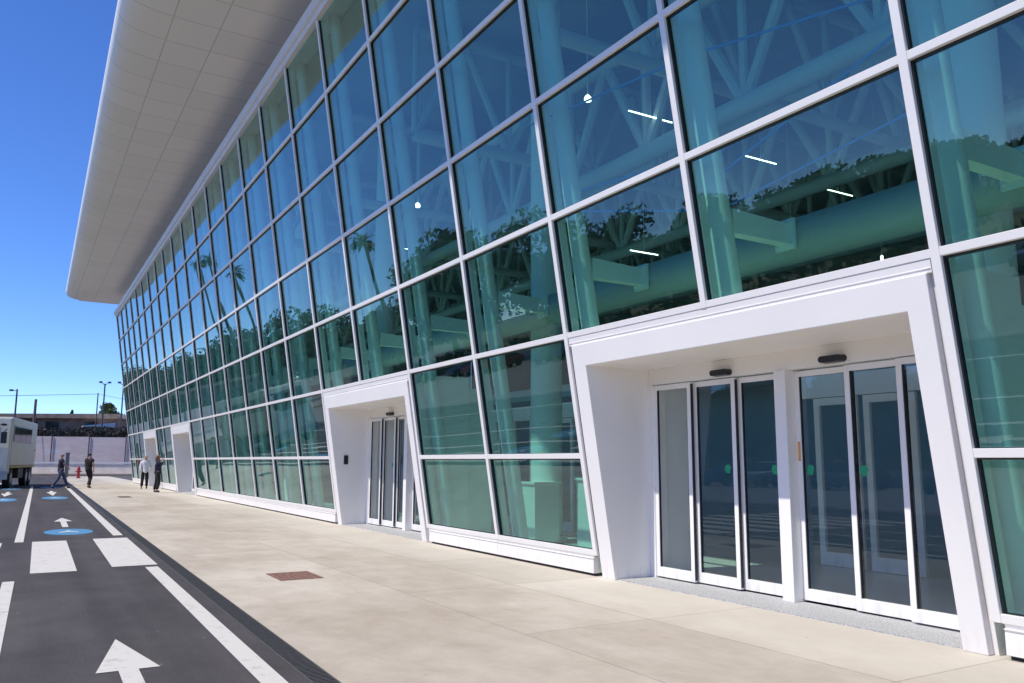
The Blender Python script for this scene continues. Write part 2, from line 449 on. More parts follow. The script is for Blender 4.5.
M['kerb'] = mat('kerb_brown_concrete', (.34, .27, .22), .9, .1, 2.)
M['brownwall'] = mat('brown_rendered_wall', (.30, .20, .15), .9, .25, .9)
M['rooftile'] = mat('brown_roof_tiles', (.26, .20, .16), .9, .25, 2.)
M['hill'] = mat('dry_hillside', (.13, .12, .06), .95, .45, .12)
M['ground'] = mat('ground_tarmac', (.09, .088, .09), .9, .15, .4)
M['carpark'] = mat('car_park_concrete', (.24, .235, .225), .9, .15, .5)
M['awning'] = mat('white_awning', (.7, .7, .7), .6, .03)

# ------------------------------------------------------------------ the setting: ground, road, pavement
SL = -0.0165                                     # the road runs very slightly off the line of the facade
def ry(y, x): return y + SL * (x - 5.0)
def sheet(name, poly, z, m, parent=None, kind=None, thick=0.0):
    b = MB()
    b.add([(x, y, z) for x, y in poly], [tuple(range(len(poly)))])
    o = b.build(name, m, parent)
    return tag(o, kind=kind)

b = MB()
b.add([(-700, -700, -.03), (1500, -700, -.03), (1500, 1500, -.03), (-700, 1500, -.03)], [(0, 1, 2, 3)])
tag(b.build('ground', M['ground']), kind='structure')
XE = 78.0
road = sheet('road', [(-60, ry(4.55, -60)), (XE, ry(4.55, XE)), (XE + 40, 48), (-60, 48)], 0.0, M['asphalt'], kind='structure')
sheet('car_park', [(-60, 14.2), (250, 14.2), (250, 36), (-60, 36)], .004, M['carpark'], kind='structure')
pav = sheet('pavement', [(-60, -.55), (XE, -.55), (XE, ry(4.40, XE)), (-60, ry(4.40, -60))], 0.0, M['concrete'], kind='structure')

def mark(name, poly, m, z=.004, label=None):
    o = sheet(name, poly, z, m, road)
    if label: o['label'] = label
    return o
def strip(name, x0, x1, y0, y1, m=None, z=.004, label=None):
    n = max(2, int(abs(x1 - x0) / 2)); lo = []; hi = []
    for i in range(n + 1):
        x = x0 + (x1 - x0) * i / n
        lo.append((x, ry(y0, x))); hi.append((x, ry(y1, x)))
    return mark(name, lo + hi[::-1], m or M['roadwhite'], z, label)
strip('lane_line', -8, 8.55, 4.685, 4.84)
strip('lane_line', 13.85, 46.3, 4.68, 4.845)
strip('lane_line', -8, 7.87, 6.31, 6.43)
strip('lane_line', 13.15, 48.9, 6.29, 6.425)
strip('lane_line', -8, 7.87, 7.95, 8.07)
strip('lane_line', 13.15, 56, 7.95, 8.08)
strip('lane_line', -8, 7.87, 11.6, 11.72)
strip('lane_line', 13.15, 70, 11.6, 11.72)
for (xa, xb, y0, y1) in [(8.78, 13.28, 4.66, 5.22), (8.55, 13.15, 5.64, 6.16), (8.55, 13.1, 6.60, 7.12), (8.5, 13.1, 7.56, 8.08), (8.5, 13.1, 8.55, 9.07), (8.5, 13.1, 9.5, 10.0), (8.5, 13.1, 10.45, 10.95)]:
    strip('crosswalk_stripe', xa, xb, y0, y1)
def arrow(xt, xh, xs, y, hw, sw, z=.004):
    P = [(xt, y), (xh, y + hw), (xh, y + sw), (xs, y + sw), (xs, y - sw), (xh, y - sw), (xh, y - hw)]
    return mark('road_arrow', [(px, ry(py, px)) for px, py in P], M['roadwhite'], z)
arrow(3.85, 2.75, .6, 5.54, .20, .062)
arrow(19.7, 18.35, 16.5, 5.57, .19, .06)
arrow(34.2, 38.4, 40.0, 5.56, .20, .07)
arrow(34.0, 37.2, 39.4, 7.2, .22, .07)
arrow(46.0, 50.5, 52.0, 7.3, .22, .07)
arrow(3.4, 2.3, .2, 7.2, .20, .062)
def disc(x, y, rx, ry_):
    mark('blue_disc', [(x + rx * math.cos(a), ry(y + ry_ * math.sin(a), x)) for a in [2 * PI * i / 40 for i in range(40)]], M['roadblue'])
    # small white pictogram: roof-shaped car outline
    s = rx / .78
    P = [(-.10, -.22), (.10, -.06), (.34, .0), (.10, .06), (-.10, .22), (-.24, .20), (-.06, .0), (-.24, -.20)]
    mark('disc_pictogram', [(x + a * s, ry(y + b_ * .8, x)) for a, b_ in P], M['roadwhite'], .008)
disc(15.15, 5.55, .78, .43)
disc(32.0, 5.53, 1.3, .43)
disc(45.3, 5.55, 1.4, .43)
disc(30.9, 7.16, 1.4, .43)
disc(15.15, 7.2, .78, .43)
disc(44.0, 7.2, 1.4, .43)

# slot drain between the asphalt and the concrete
b = MB()
def ribbon(b, x0, x1, y0, y1, z0, z1, mi=0):
    n = 24
    for i in range(n):
        xa = x0 + (x1 - x0) * i / n; xb = x0 + (x1 - x0) * (i + 1) / n
        vs = []
        for x in (xa, xb):
            for y in (y0, y1):
                for z in (z0, z1):
                    vs.append((x, ry(y, x), z))
        b.add(vs, [(1, 5, 7, 3), (0, 4, 5, 1), (2, 3, 7, 6)], mi)
dr = empty('slot_drain', 'long black slotted drain between the asphalt and the pale pavement', 'drain', (0, 4.5, 0))
ribbon(b, -10, XE, -.10, .045, -.02, .001)
for v in range(len(b.v)): pass
o = b.build('grating', M['grate'], dr)
b = MB(); ribbon(b, -10, XE, .045, .058, -.02, .006); ribbon(b, -10, XE, -.112, -.10, -.02, .003)
o2 = b.build('rim', M['drainrim'], dr)
# raised bars of the grating near the camera
b = MB()
x = -1.0
while x < 14:
    b.box(x, x + .016, -.098 + SL * (x - 5), .043 + SL * (x - 5), 0.001, .006); x += .034
b.build('grating_bars', M['drainrim'], dr)

b = MB(); b.add([(6.44, 3.04, .0), (7.12, 3.04, .0), (7.12, 3.56, .0), (6.44, 3.56, .0), (6.44, 3.04, .007), (7.12, 3.04, .007), (7.12, 3.56, .007), (6.44, 3.56, .007)],
                [(4, 5, 6, 7), (0, 1, 5, 4), (1, 2, 6, 5), (2, 3, 7, 6), (3, 0, 4, 7)])
for i in range(9):
    for j in range(7):
        xx = 6.5 + i * .066; yy = 3.085 + j * .066
        b.box(xx, xx + .035, yy, yy + .014, .007, .010)
tag(b.build('drain_cover', M['rust'], origin=(6.78, 3.3, 0)), 'rusty brown square cover set in the pale concrete pavement', 'drain cover')
b = MB(); b.box(31.3, 32.4, 2.5, 2.95, 0, .006); b.box(31.5, 32.2, 2.6, 2.85, .006, .012)
tag(b.build('drain_cover', mat('dark_iron_cover', (.07, .065, .06), .8), origin=(31.8, 2.7, 0)), 'small dark iron cover far along the pavement near the walking people', 'drain cover')

# ------------------------------------------------------------------ the terminal building
T = empty('terminal_building', 'long white framed terminal building with leaning green glass wall and wide canopy', 'building', (25, 0, 0))
TO = Vector((25, 0, 0))
class PB(MB):
    """MB whose parts hang under the terminal (world coordinates in, local out)"""
    def part(s, name, m, parent=None, **kw):
        o = s.build(name, m, None, **kw)
        p = parent or T
        o.parent = p
        # parts of parts sit on an un-moved parent mesh, so only the terminal's own offset is undone
        if p is T: o.location = o.location - TO
        return o

def inportal(k):                # is bay k (between mullion k and k+1) a portal bay
    return any(a <= k < c for a, c in PORTALS)

# glass panes
panes = []
for k in range(KN, KF):
    for r in range(7):
        if r < 2 and inportal(k): continue
        x0, x1 = k * W, (k + 1) * W; z0, z1 = ROW[r], ROW[r + 1]
        cx = (x0 + x1) / 2 + 3.56; d = math.hypot(cx, 6.0)
        vis = (z1 - z0) / d / d * (6 / d) * (10 if k >= 0 else (9 if (k == -1 and r < 4) else .05))
        if r == 0 and k < 0: vis *= 1
        panes.append((-vis, k, r))
panes.sort()
def pane_mesh(b, k, r):
    x0, x1 = k * W + .02, (k + 1) * W - .02; z0, z1 = ROW[r] + .01, ROW[r + 1] - .01
    n = 8
    a = R.uniform(-.0016, .0022); t1 = R.uniform(-.0022, .0022); t2 = R.uniform(-.0022, .0022); c = R.uniform(-.0007, .0007)
    vs = []; fs = []
    for i in range(n + 1):
        for j in range(n + 1):
            u, v = i / n, j / n
            off = a * math.sin(PI * u) * math.sin(PI * v) + t1 * (u - .5) + t2 * (v - .5) + c * math.sin(2 * PI * u) * math.sin(PI * v)
            z = z0 + (z1 - z0) * v
            vs.append((x0 + (x1 - x0) * u, off + TL * z, z))
    for i in range(n):
        for j in range(n):
            q = i * (n + 1) + j
            fs.append((q, q + n + 1, q + n + 2, q + 1))
    b.add(vs, fs)
rest = PB()
for idx, (_, k, r) in enumerate(panes):
    if idx < 100:
        b = PB(); pane_mesh(b, k, r); b.part('glass_pane', M['glass'], smooth=True)
    else:
        pane_mesh(rest, k, r)
tag(rest.part('glass_panes', M['glass'], smooth=True), kind='stuff')

# mullions and transoms
MW, TW = .038, .034
for k in range(KN, KF + 1):
    x = k * W
    zb = .255
    if any(a < k < c for a, c in PORTALS): zb = ROW[2] - TW
    b = PB()
    b.fbox(x - MW, x + MW, zb, ROW[7] + .02, .022, .060)
    b.fbox(x - .03, x + .03, zb, ROW[7], -.16, -.025)
    mo = b.part('mullion', M['white'], bevel=.004)
    g = PB(); g.fbox(x - MW - .012, x + MW + .012, zb + (TW * 2 if zb > 1 else 0), ROW[7], -.025, .022)
    g.part('gasket', M['gasket'], mo).location = (0, 0, 0)
for r in range(7):
    z = ROW[r]
    segs = []
    if r < 2:
        s = KN
        for a, c in PORTALS:
            segs.append((s, a)); s = c
        segs.append((s, KF))
    else: segs = [(KN, KF)]
    for a, c in segs:
        if a == c: continue
        b = PB(); g = PB()
        for k in range(a, c):
            b.fbox(k * W + MW, (k + 1) * W - MW, z - TW, z + TW, .020, .056)
            g.fbox(k * W + MW + .001, (k + 1) * W - MW - .001, z - TW - (0 if r == 2 and inportal(k) else .014), z + TW + .006, -.02, .020)
        mo = b.part('transom', M['white'], bevel=.004)
        g.part('gasket', M['gasket'], mo).location = (0, 0, 0)
# white skirting below the glass
s = KN; segs = []
for a, c in PORTALS:
    segs.append((s, a)); s = c
segs.append((s, KF))
for a, c in segs:
    x0, x1 = a * W + (.05 if a != KN else 0), c * W - (.05 if c != KF else -.04)
    b = PB()
    for k in range(a, c):
        xa = max(x0, k * W + .003); xb = min(x1, (k + 1) * W - .003)
        b.prism_x([(-.02, .035), (.088, .035), (.088, .205), (.10, .215), (.10, .222), (-.02, .222)], xa, xb)
        b.prism_x([(-.02, .222), (.075, .222), (.085, .254), (-.02, .254)], xa, xb)
    sk = b.part('skirting', M['white'], bevel=.003)
    b = PB(); b.box(x0, x1, -.06, .03, 0.0, .034); b.part('dark_base_gap', M['gasket'], sk).location = (0, 0, 0)  # recessed strip coloured black for the shadow under the skirting

# fascia at the head of the glass
b = PB()
b.fbox(KN * W, KF * W + .08, 10.475, 10.60, -.1, .10)
b.fbox(KN * W, KF * W + .08, 10.60, 10.80, -.1, .16)
b.part('fascia', M['fascia'], bevel=.006)

# canopy: wing-like soffit
def ye(x): return 5.35 - .0139 * x
NX = 46
b = PB()
rows = []
for i in range(NX + 1):
    t = i / NX
    x = -16 + 74.4 * t
    e = ye(x)
    pr = [(-7, 12.10), (-4, 12.07), (0, 12.06), (1.5, 12.06), (2.6, 12.06), (3.2, 12.065), (3.7, 12.07), (e - .85, 12.11), (e - .45, 12.18), (e - .2, 12.28), (e - .07, 12.42), (e - .01, 12.58), (e, 12.74), (e - .02, 12.82), (e - .25, 12.92), (e - 1.4, 13.15), (1.0, 13.3), (-7, 13.3)]
    rows.append([(x - 1.4 * t * 0, y, z) for y, z in pr])
n = len(rows[0])
vs = [p for r_ in rows for p in r_]; fs = []
for i in range(NX):
    for j in range(n):
        jj = (j + 1) % n
        fs.append((i * n + j, i * n + jj, (i + 1) * n + jj, (i + 1) * n + j))
fs.append(tuple(range(n))); fs.append(tuple(NX * n + j for j in range(n)))
b.add(vs, fs)
b.part('canopy', M['soffit'], smooth='auto')
b = PB(); b.box(KN * W - 6, KF * W + .05, -24, 1.45, 10.66, 10.79); b.part('roof', M['fascia'])
b = PB(); b.box(KN * W - 6, KF * W - .1, -23.9, 1.2, 10.6, 10.655); b.part('hall_ceiling', M['ceil'])
for xc in range(-12, 58, 10):
    b = PB(); b.tube([(xc, -.4, 10.79), (xc, -.4, 12.12)], .14, 12); b.tube([(xc, -5, 10.79), (xc, -5, 12.12)], .14, 12); b.part('roof_strut', M['fascia'], smooth='auto')
# interior shell
b = PB(); b.box(KN * W - 6, KF * W, -24, -.62, -.02, .012); b.part('hall_floor', M['infloor'])
b = PB(); b.box(KN * W - 6, KF * W, -24.2, -24, 0, 11.3); b.part('rear_wall', M['inwall'])
b = PB(); b.prism_x([(-24, 0), (-.05, 0), (-.05 + TL * 10.6, 10.6), (-.05 + TL * 10.6, 11.2), (-24, 11.2)], KF * W + .05, KF * W + .25); b.part('end_wall', M['white'])
b = PB(); b.prism_x([(-24, 0), (-.05, 0), (-.05 + TL * 10.6, 10.6), (-.05 + TL * 10.6, 11.2), (-24, 11.2)], KN * W - 6.2, KN * W - 6); b.part('end_wall', M['inwall'])
# upper gallery at the back of the hall
b = PB(); b.box(KN * W - 5.9, KF * W - .1, -23.9, -13, 4.1, 4.6); b.part('gallery_slab', M['interior'])
b = PB(); b.box(KN * W - 5.9, KF * W - .1, -16.2, -16, .02, 4.09); b.part('hall_partition', M['inwall'])
# steel posts behind the mullions, brackets and big round wind beam
for k in range(KN, KF + 1):
    if k == KN: continue
    x = k * W
    zb = .02 if not any(a < k < c for a, c in PORTALS) else 2.8
    b = PB()
    P = [Vector((x, -.36 + TL * z, z)) for z in (zb, 10.8)]
    b.tube(P, .12, 14)
    po = b.part('facade_post', M['interior'], smooth='auto')
    b = PB()
    z = 4.45
    b.prism_x([(-.70, 3.76), (-.70, 3.98), (.14, 4.02), (.14, 3.76)], x - .07, x + .07)
    b.prism_x([(-.74, 3.70), (-.74, 4.04), (-.70, 4.04), (-.70, 3.70)], x - .13, x + .13)
    for q in (-.09, .09):
        for zz in (3.75, 3.99): b.tube([(x + q, -.70, zz), (x + q, -.67, zz)], .02, 8)
    b.part('bracket', M['interior'], po).location = (0, 0, 0)
b = PB(); b.tube([(KN * W - 4, -.99, 3.87), (KF * W - .3, -.99, 3.87)], .25, 28); b.part('wind_beam', mat('beam_grey_paint', (.46, .48, .48), .55, .04, 1.), smooth='auto')
for i in range(-1, 7):
    x = .93 + 8.0 * i
    b = PB(); b.lathe([(.36, .012), (.36, .12), (.285, .14), (.285, 10.3), (.5, 10.6)], (x, -1.8, 0), 28)
    b.part('column', M['interior'], smooth='auto')
# lattice trusses
def truss(axis, a0, a1, fixed, zl, zh, n, r=.10, rw=.06, sagy=0):
    b = PB()
    def P(t, z): return (a0 + (a1 - a0) * t, fixed, z) if axis == 'x' else (fixed, a0 + (a1 - a0) * t, z)
    b.tube([P(0, zl), P(1, zl)], r, 10); b.tube([P(0, zh), P(1, zh)], r, 10)
    for i in range(n):
        t0, t1, tm = i / n, (i + 1) / n, (i + .5) / n
        b.tube([P(t0, zl), P(tm, zh)], rw, 8, caps=False); b.tube([P(tm, zh), P(t1, zl)], rw, 8, caps=False)
        b.tube([P(t0, zl), P(t0, zh)], rw * .8, 8, caps=False)
    b.part('roof_truss', M['truss'], smooth='auto')
truss('x', -14, KF * W - 1, -3.1, 7.0, 9.2, 28, .16, .10)
truss('x', -14, KF * W - 1, -8.2, 7.4, 9.6, 28, .16, .10)
truss('x', -14, KF * W - 1, -13.4, 7.4, 9.8, 28, .16, .10)
for i in range(-1, 11):
    truss('y', -.1, -18, 1.45 + 4.8 * i + .2, 8.0, 10.3, 8, .13, .085)
# ceiling lamps: lit discs and lit strips hung from the roof
for (x, y, z, s) in [(7.23, -1.55, 7.5, .06), (14.17, -1.5, 7.5, .06), (21.2, -1.5, 7.5, .06), (8.4, -11, 6.2, .03), (9.6, -9.3, 6.6, .03), (13.9, -9, 6.6, .03)]:
    b = PB(); b.lathe([(.02, 0), (s, .0), (s, .06), (.03, .1)], (x, y, z), 16, 0); b.tube([(x, y, z + .1), (x, y, 10.62)], .008, 6, 1)
    b.part('ceiling_lamp', [M['lampwhite'], M['interior']])
for (x, y, z, L_) in [(7.19, -2.9, 7.5, 1.0), (7.67, -6.2, 7.5, .9), (8.19, -9.25, 7.5, 1.0), (8.75, -4.0, 5.5, .7), (14.2, -2.7, 7.5, .4), (18, -2.9, 7.5, .9)]:
    b = PB(); b.box(x - .009, x + .009, y - L_ / 2, y + L_ / 2, z, z + .018, 0); b.tube([(x, y, z + .05), (x, y, 10.62)], .006, 6, 1)
    b.part('strip_lamp', [M['lampwhite'], M['interior']])
# thin blue tubes standing in for blue reflection lines seen on the glass
for P in [[(9.0, -1.5, 7.7), (4.6, -1.5, 7.16), (.5, -1.5, 6.3)], [(4.3, -1.5, 5.2), (1.4, -1.5, 6.05), (-1.2, -1.5, 6.8)], [(8.6, -1.5, 5.9), (4.2, -1.5, 4.75), (1.2, -1.5, 5.1)], [(8.3, -1.6, 6.1), (4.15, -1.6, 5.62)]]:
    b = PB(); b.tube(P, .018, 6); b.part('reflection_line', M['bluereflection'])

# entrance portals
def portal(a, c):
    X0, X1 = a * W, c * W
    zt = ROW[2]
    fo = .07
    jl0, jl1, jr0, jr1 = X1 - .36, X1 - .11, X0 + .09, X0 + .285      # left / right jamb
    zl, zh = 2.565, 2.83
    yb = -.72
    def prof(z0, z1, o=fo, y_=yb): return [(y_, z0), (o + TL * z0, z0), (o + TL * z1, z1), (y_, z1)]
    b = PB()
    U = [(jr0, 0), (jr1, 0), (jr1, zl), (jl0, zl), (jl0, 0), (jl1, 0), (jl1, zh), (jr0, zh)]
    vs = [(x, fo + TL * z, z) for x, z in U] + [(x, yb, z) for x, z in U]
    b.add(vs, [tuple(range(8)), tuple(range(15, 7, -1))] + [(q, 8 + q, 8 + (q + 1) % 8, (q + 1) % 8) for q in range(8)])
    po = b.part('entrance_portal', M['portal'], bevel=.006)
    b = PB()
    b.prism_x(prof(0, zh, 0.0), jl1, X1 - .05); b.prism_x(prof(0, zh, 0.0), X0 + .05, jr0)
    b.prism_x(prof(zh, zt - .036, .05), X0 + .05, X1 - .05)
    b.prism_x(prof(zh + .03, zh + .04, .056, 0), X0 + .055, X1 - .055)
    def sub(b, name, m, **kw):
        o = b.part(name, m, po, **kw); o.location = (0, 0, 0); return o
    sub(b, 'portal_trim', M['white'], bevel=.003)
    b = PB(); b.box(jr1, jl0, -.75, .02, -.01, .012); sub(b, 'threshold', M['granite'])
    # header over the doors, posts
    b = PB(); b.box(jr1, jl0, -.70, -.51, 2.366, zl); sub(b, 'header', M['doorwhite'], bevel=.003)
    cp0, cp1 = X0 + 2.35, X0 + 2.50
    b = PB(); b.box(cp0, cp1, -.72, -.49, .012, 2.366); sub(b, 'door_post', M['doorwhite'], bevel=.003)
    b = PB(); b.box(jl0 - .10, jl0, -.69, -.48, .012, 2.366); sub(b, 'door_post', M['doorwhite'], bevel=.003)
    for xs_ in (X0 + 3.25, X0 + 1.74):
        b = PB()
        pts = []
        for i in range(13):
            an = PI / 2 + PI * i / 12
            pts.append((-.105 + .036 * math.cos(an), .036 * math.sin(an)))
        for i in range(13):
            an = -PI / 2 + PI * i / 12
            pts.append((.105 + .036 * math.cos(an), .036 * math.sin(an)))
        nn = len(pts)
        vs = [(xs_ + px, -.51, 2.415 + pz) for px, pz in pts] + [(xs_ + px * .96, -.43, 2.415 + pz * .9) for px, pz in pts]
        fs = [tuple(range(nn)), tuple(range(2 * nn - 1, nn - 1, -1))] + [(i, nn + i, nn + (i + 1) % nn, (i + 1) % nn) for i in range(nn)]
        b.add(vs, fs)
        sub(b, 'motion_sensor', M['black'])
    if a == 4:
        b = PB(); b.box(jl0 - .025, jl0, -.02, .075, 1.33, 1.53); b.box(jl0 - .03, jl0 - .025, .0, .055, 1.38, 1.5); sub(b, 'card_reader', M['black'], bevel=.004)
    # lobby behind the doors
    b = PB(); b.box(jl0 - .02, jl0 + .1, -1.28, -.73, .013, 2.75); b.box(jr1 - .1, jr1 + .02, -1.28, -.73, .013, 2.75); b.box(jr1 + .02, jl0 - .02, -1.28, -.73, 2.6, 2.75)
    sub(b, 'lobby_walls', M['interior'])
    # sliding doors: three leaves per set, stepped forward one after the other
    DZ0, DZ1 = .03, 2.352
    sets = [[(X0 + 3.79, jl0 - .10, -.50), (X0 + 3.13, X0 + 3.80, -.555), (cp1, X0 + 3.14, -.61)],
            [(X0 + 1.66, cp0, -.63), (X0 + 1.06, X0 + 1.69, -.57), (X0 + .43, X0 + 1.09, -.51)]]
    for si, st in enumerate(sets):
        for li, (x0, x1, y) in enumerate(st):
            b = PB(); sw = .058; t = .042
            b.box(x0, x0 + sw, y - t, y, DZ0, DZ1); b.box(x1 - sw, x1, y - t, y, DZ0, DZ1)
            b.box(x0 + sw, x1 - sw, y - t, y, DZ0, DZ0 + .115); b.box(x0 + sw, x1 - sw, y - t, y, DZ1 - .06, DZ1)
            d = b.part('sliding_door', M['doorwhite'], bevel=.003)
            b = PB(); b.add([(x0 + sw, y - .02, DZ0 + .115), (x1 - sw, y - .02, DZ0 + .115), (x1 - sw, y - .02, DZ1 - .06), (x0 + sw, y - .02, DZ1 - .06)], [(0, 1, 2, 3)])
            b.part('door_glass', M['doorglass'], d).location = (0, 0, 0)
            b = PB()
            i_ = .006
            for (gx0, gx1, gz0, gz1) in [(x0 + sw, x0 + sw + .012, DZ0 + .115, DZ1 - .06), (x1 - sw - .012, x1 - sw, DZ0 + .115, DZ1 - .06)]:
                b.box(gx0, gx1, y - .03, y - .008, gz0, gz1)
            # dark brush seal on the free edge of the leaf
            b.box(x0 - .012 if li < 2 or si == 1 else x0 + .001, x0 - .001 if li < 2 or si == 1 else x0 + .004, y - t + .004, y - .006, DZ0 + .02, DZ1 - .02)
            b.part('door_seal', M['gasket'], d).location = (0, 0, 0)
            if (si == 0 and li > 0) or (si == 1 and li < 2):
                xc = (x0 + sw + .09) if si == 0 else ((x1 - sw - .09) if li == 0 else (x1 - sw - .10))
                b = PB(); s8 = .046
                pts = [(s8 * 1.05, s8 * .5), (s8 * .5, s8 * 1.1), (-s8 * .5, s8 * 1.1), (-s8 * 1.05, s8 * .2), (-s8 * .6, -s8 * .3), (-s8 * .6, -s8 * 1.1), (s8 * .5, -s8 * 1.1), (s8 * 1.05, -s8 * .5)]
                b.add([(xc + p, y - .017, 1.33 + q) for p, q in pts], [tuple(range(8))])
                b.part('green_sticker', M['green'], d).location = (0, 0, 0)
            if si == 1 and li == 0 and a == 0:
                b = PB(); b.box(x1 - .045, x1 - .015, y, y + .003, 1.42, 1.62); b.part('orange_sticker', M['orange'], d).location = (0, 0, 0)
    # inner row of doors at the end of the lobby
    if a < 10:
        b = PB(); b.box(X0 + .2, X0 + 4.6, -3.36, -3.28, 2.31, 2.62); sub(b, 'inner_door_header', M['doorwhite'])
        for x0, x1 in [(X0 + .45, X0 + 1.2), (X0 + 1.35, X0 + 2.1), (X0 + 2.75, X0 + 3.5), (X0 + 3.6, X0 + 4.3)]:
            b = PB(); y = -3.3
            b.box(x0, x0 + .09, y - .05, y, .02, 2.3); b.box(x1 - .09, x1, y - .05, y, .02, 2.3); b.box(x0 + .09, x1 - .09, y - .05, y, .02, .2); b.box(x0 + .09, x1 - .09, y - .05, y, 2.2, 2.3)
            sub(b, 'inner_door_frame', M['doorwhite'])
for a, c in PORTALS: portal(a, c)

# loose white counters standing just inside the glass
for i, (x0, x1, y0, y1, h, lb) in enumerate([
    (6.45, 7.15, -1.75, -1.2, 1.12, 'white panel counter just inside the glass, nearest the large entrance'),
    (8.45, 9.0, -1.75, -1.25, 1.02, 'lower white panel counter inside the glass between the two nearest entrances'),
    (-2.2, -.6, -2.6, -2.0, 1.0, 'white counter inside the glass to the right of the large entrance')]):
    b = MB(); b.box(x0, x1, y0, y1, .08, h); b.box(x0 - .03, x1 + .03, y0 - .03, y1 + .03, h, h + .04); b.box(x0 + .04, x1 - .04, y0 + .04, y1 - .04, .012, .08)
    tag(b.build('counter', M['counter'], origin=(x0, y0, .012), bevel=.005), lb, 'counter')

# ------------------------------------------------------------------ far end: barrier, hoarding, hedge, houses, lamps
XB = 84.0
t = empty('road_barrier', 'long pale concrete barrier with a white rail across the end of the road', 'barrier', (XB, 0, 0), rad(-25))
b = MB(); b.prism_x([(0, 0)] * 0 or [(-40, .05), (60, .05), (60, 1.0), (-40, 1.0)], -.15, .15); b.build('barrier_wall', M['barrier'], t, bevel=.02)
b = MB(); b.box(-.22, -.16, -40, 60, 1.08, 1.24)
for i in range(40): b.box(-.16, -.10, -38 + i * 2.4, -37.94 + i * 2.4, .6, 1.2)
b.build('guard_rail', M['awning'], t)
b = MB(); b.box(-1.4, -.2, -40, 60, -.02, .16); b.build('kerb', M['kerb'], t, bevel=.02)
t = empty('hoarding_fence', 'lilac grey screened fence rising above the pale concrete barrier', 'fence', (XB + 1.0, 0, 0), rad(-25))
b = MB()
for i in range(30):
    y = -40 + i * 3.4
    b.box(0, .04, y + .03, y + 3.37, 1.0, 3.62 + .04 * math.sin(i * 2.1))
b.build('screen', M['hoarding'], t)
for i in range(8, 18):
    b = MB(); b.tube([(-.08, -40 + i * 3.4, 0), (-.08, -40 + i * 3.4, 3.8)], .045, 8); b.build('fence_post', M['darkpole'], t)

def leaf_cloud(b, pts, n, size, mi=0):
    """pts: list of (centre, radius vector) clumps; n leaf faces scattered mostly near each clump's skin"""
    for _ in range(n):
        c, rv = R.choice(pts)
        while True:
            p = Vector((R.uniform(-1, 1), R.uniform(-1, 1), R.uniform(-1, 1)))
            if .25 < p.length < 1: break
        p = Vector((c[0] + p.x * rv[0], c[1] + p.y * rv[1], c[2] + p.z * rv[2]))
        d = Vector((R.gauss(0, 1), R.gauss(0, 1), R.gauss(0, 1) * .7)).normalized()
        e = d.orthogonal().normalized(); e.rotate(Matrix.Rotation(R.uniform(0, 6.28), 3, d)); f = d.cross(e)
        s = size * R.uniform(.6, 1.4)
        b.add([p - e * s, p - f * s * .45, p + e * s, p + f * s * .5], [(0, 1, 2, 3)], mi)

t = empty('hedge', 'dark scrubby hedge growing behind the screened fence at the road end', 'hedge', (XB + 3.2, 0, 0), rad(-25))
b = MB()
pts = []
y = -14
while y < 26:
    pts.append(((R.uniform(-.5, .5), y, R.uniform(3.3, 4.2)), (1.0, R.uniform(.8, 1.4), R.uniform(.6, .95)))); y += .45
leaf_cloud(b, pts, 16000, .13)
b.build('foliage', M['hedge'], t)
b = MB()
y = -14
while y < 26:
    b.tube([(0, y, 0), (.1, y + .1, 3.6)], .04, 5); y += 1.1
b.build('stems', M['bark'], t)

# low brown houses above the hedge
t = empty('low_house', 'long low brown house with flat tiled roof above the hedge', 'house', (XB + 10, 2, 0), rad(-25))
b = MB(); b.box(0, 8, -4.6, 22, 0, 5.7); b.build('wall', M['brownwall'], t)
b = MB(); b.prism_x([(-5.2, 5.7), (22.6, 5.7), (22.3, 6.05), (-4.6, 6.2)], -.6, 8.6); b.build('roof', M['rooftile'], t)
for y in (-2.6, 1.2, 3.4, 8.5):
    b = MB(); b.box(-.05, 0.05, y, y + 1.3, 4.5, 5.4); b.build('window', M['carglass'], t)
t = empty('white_shed', 'small shed with white sloping roof showing above the hedge', 'shed', (XB + 6, -.2, 0))
b = MB(); b.box(0, 2, -1.2, .9, 0, 4.75); b.build('wall', M['brownwall'], t)
b = MB(); b.prism_x([(-1.6, 4.75), (1.3, 4.75), (1.3, 4.85), (-1.6, 5.2)], -.3, 2.3); b.build('roof', M['awning'], t)
t = empty('red_roof_house', 'small pinkish house beside the glass wall end above the fence', 'house', (XB + 5, -4.2, 0))
b = MB(); b.box(0, 3, -3, 1.1, 0, 4.3); b.build('wall', mat('pink_render', (.42, .26, .22), .9, .2, 1.), t)
b = MB(); b.prism_x([(-3.2, 4.3), (1.3, 4.3), (.9, 4.6), (-2.8, 4.9)], -.3, 3.3); b.build('roof', mat('pale_roof', (.5, .46, .44), .8, .2, 2.), t)

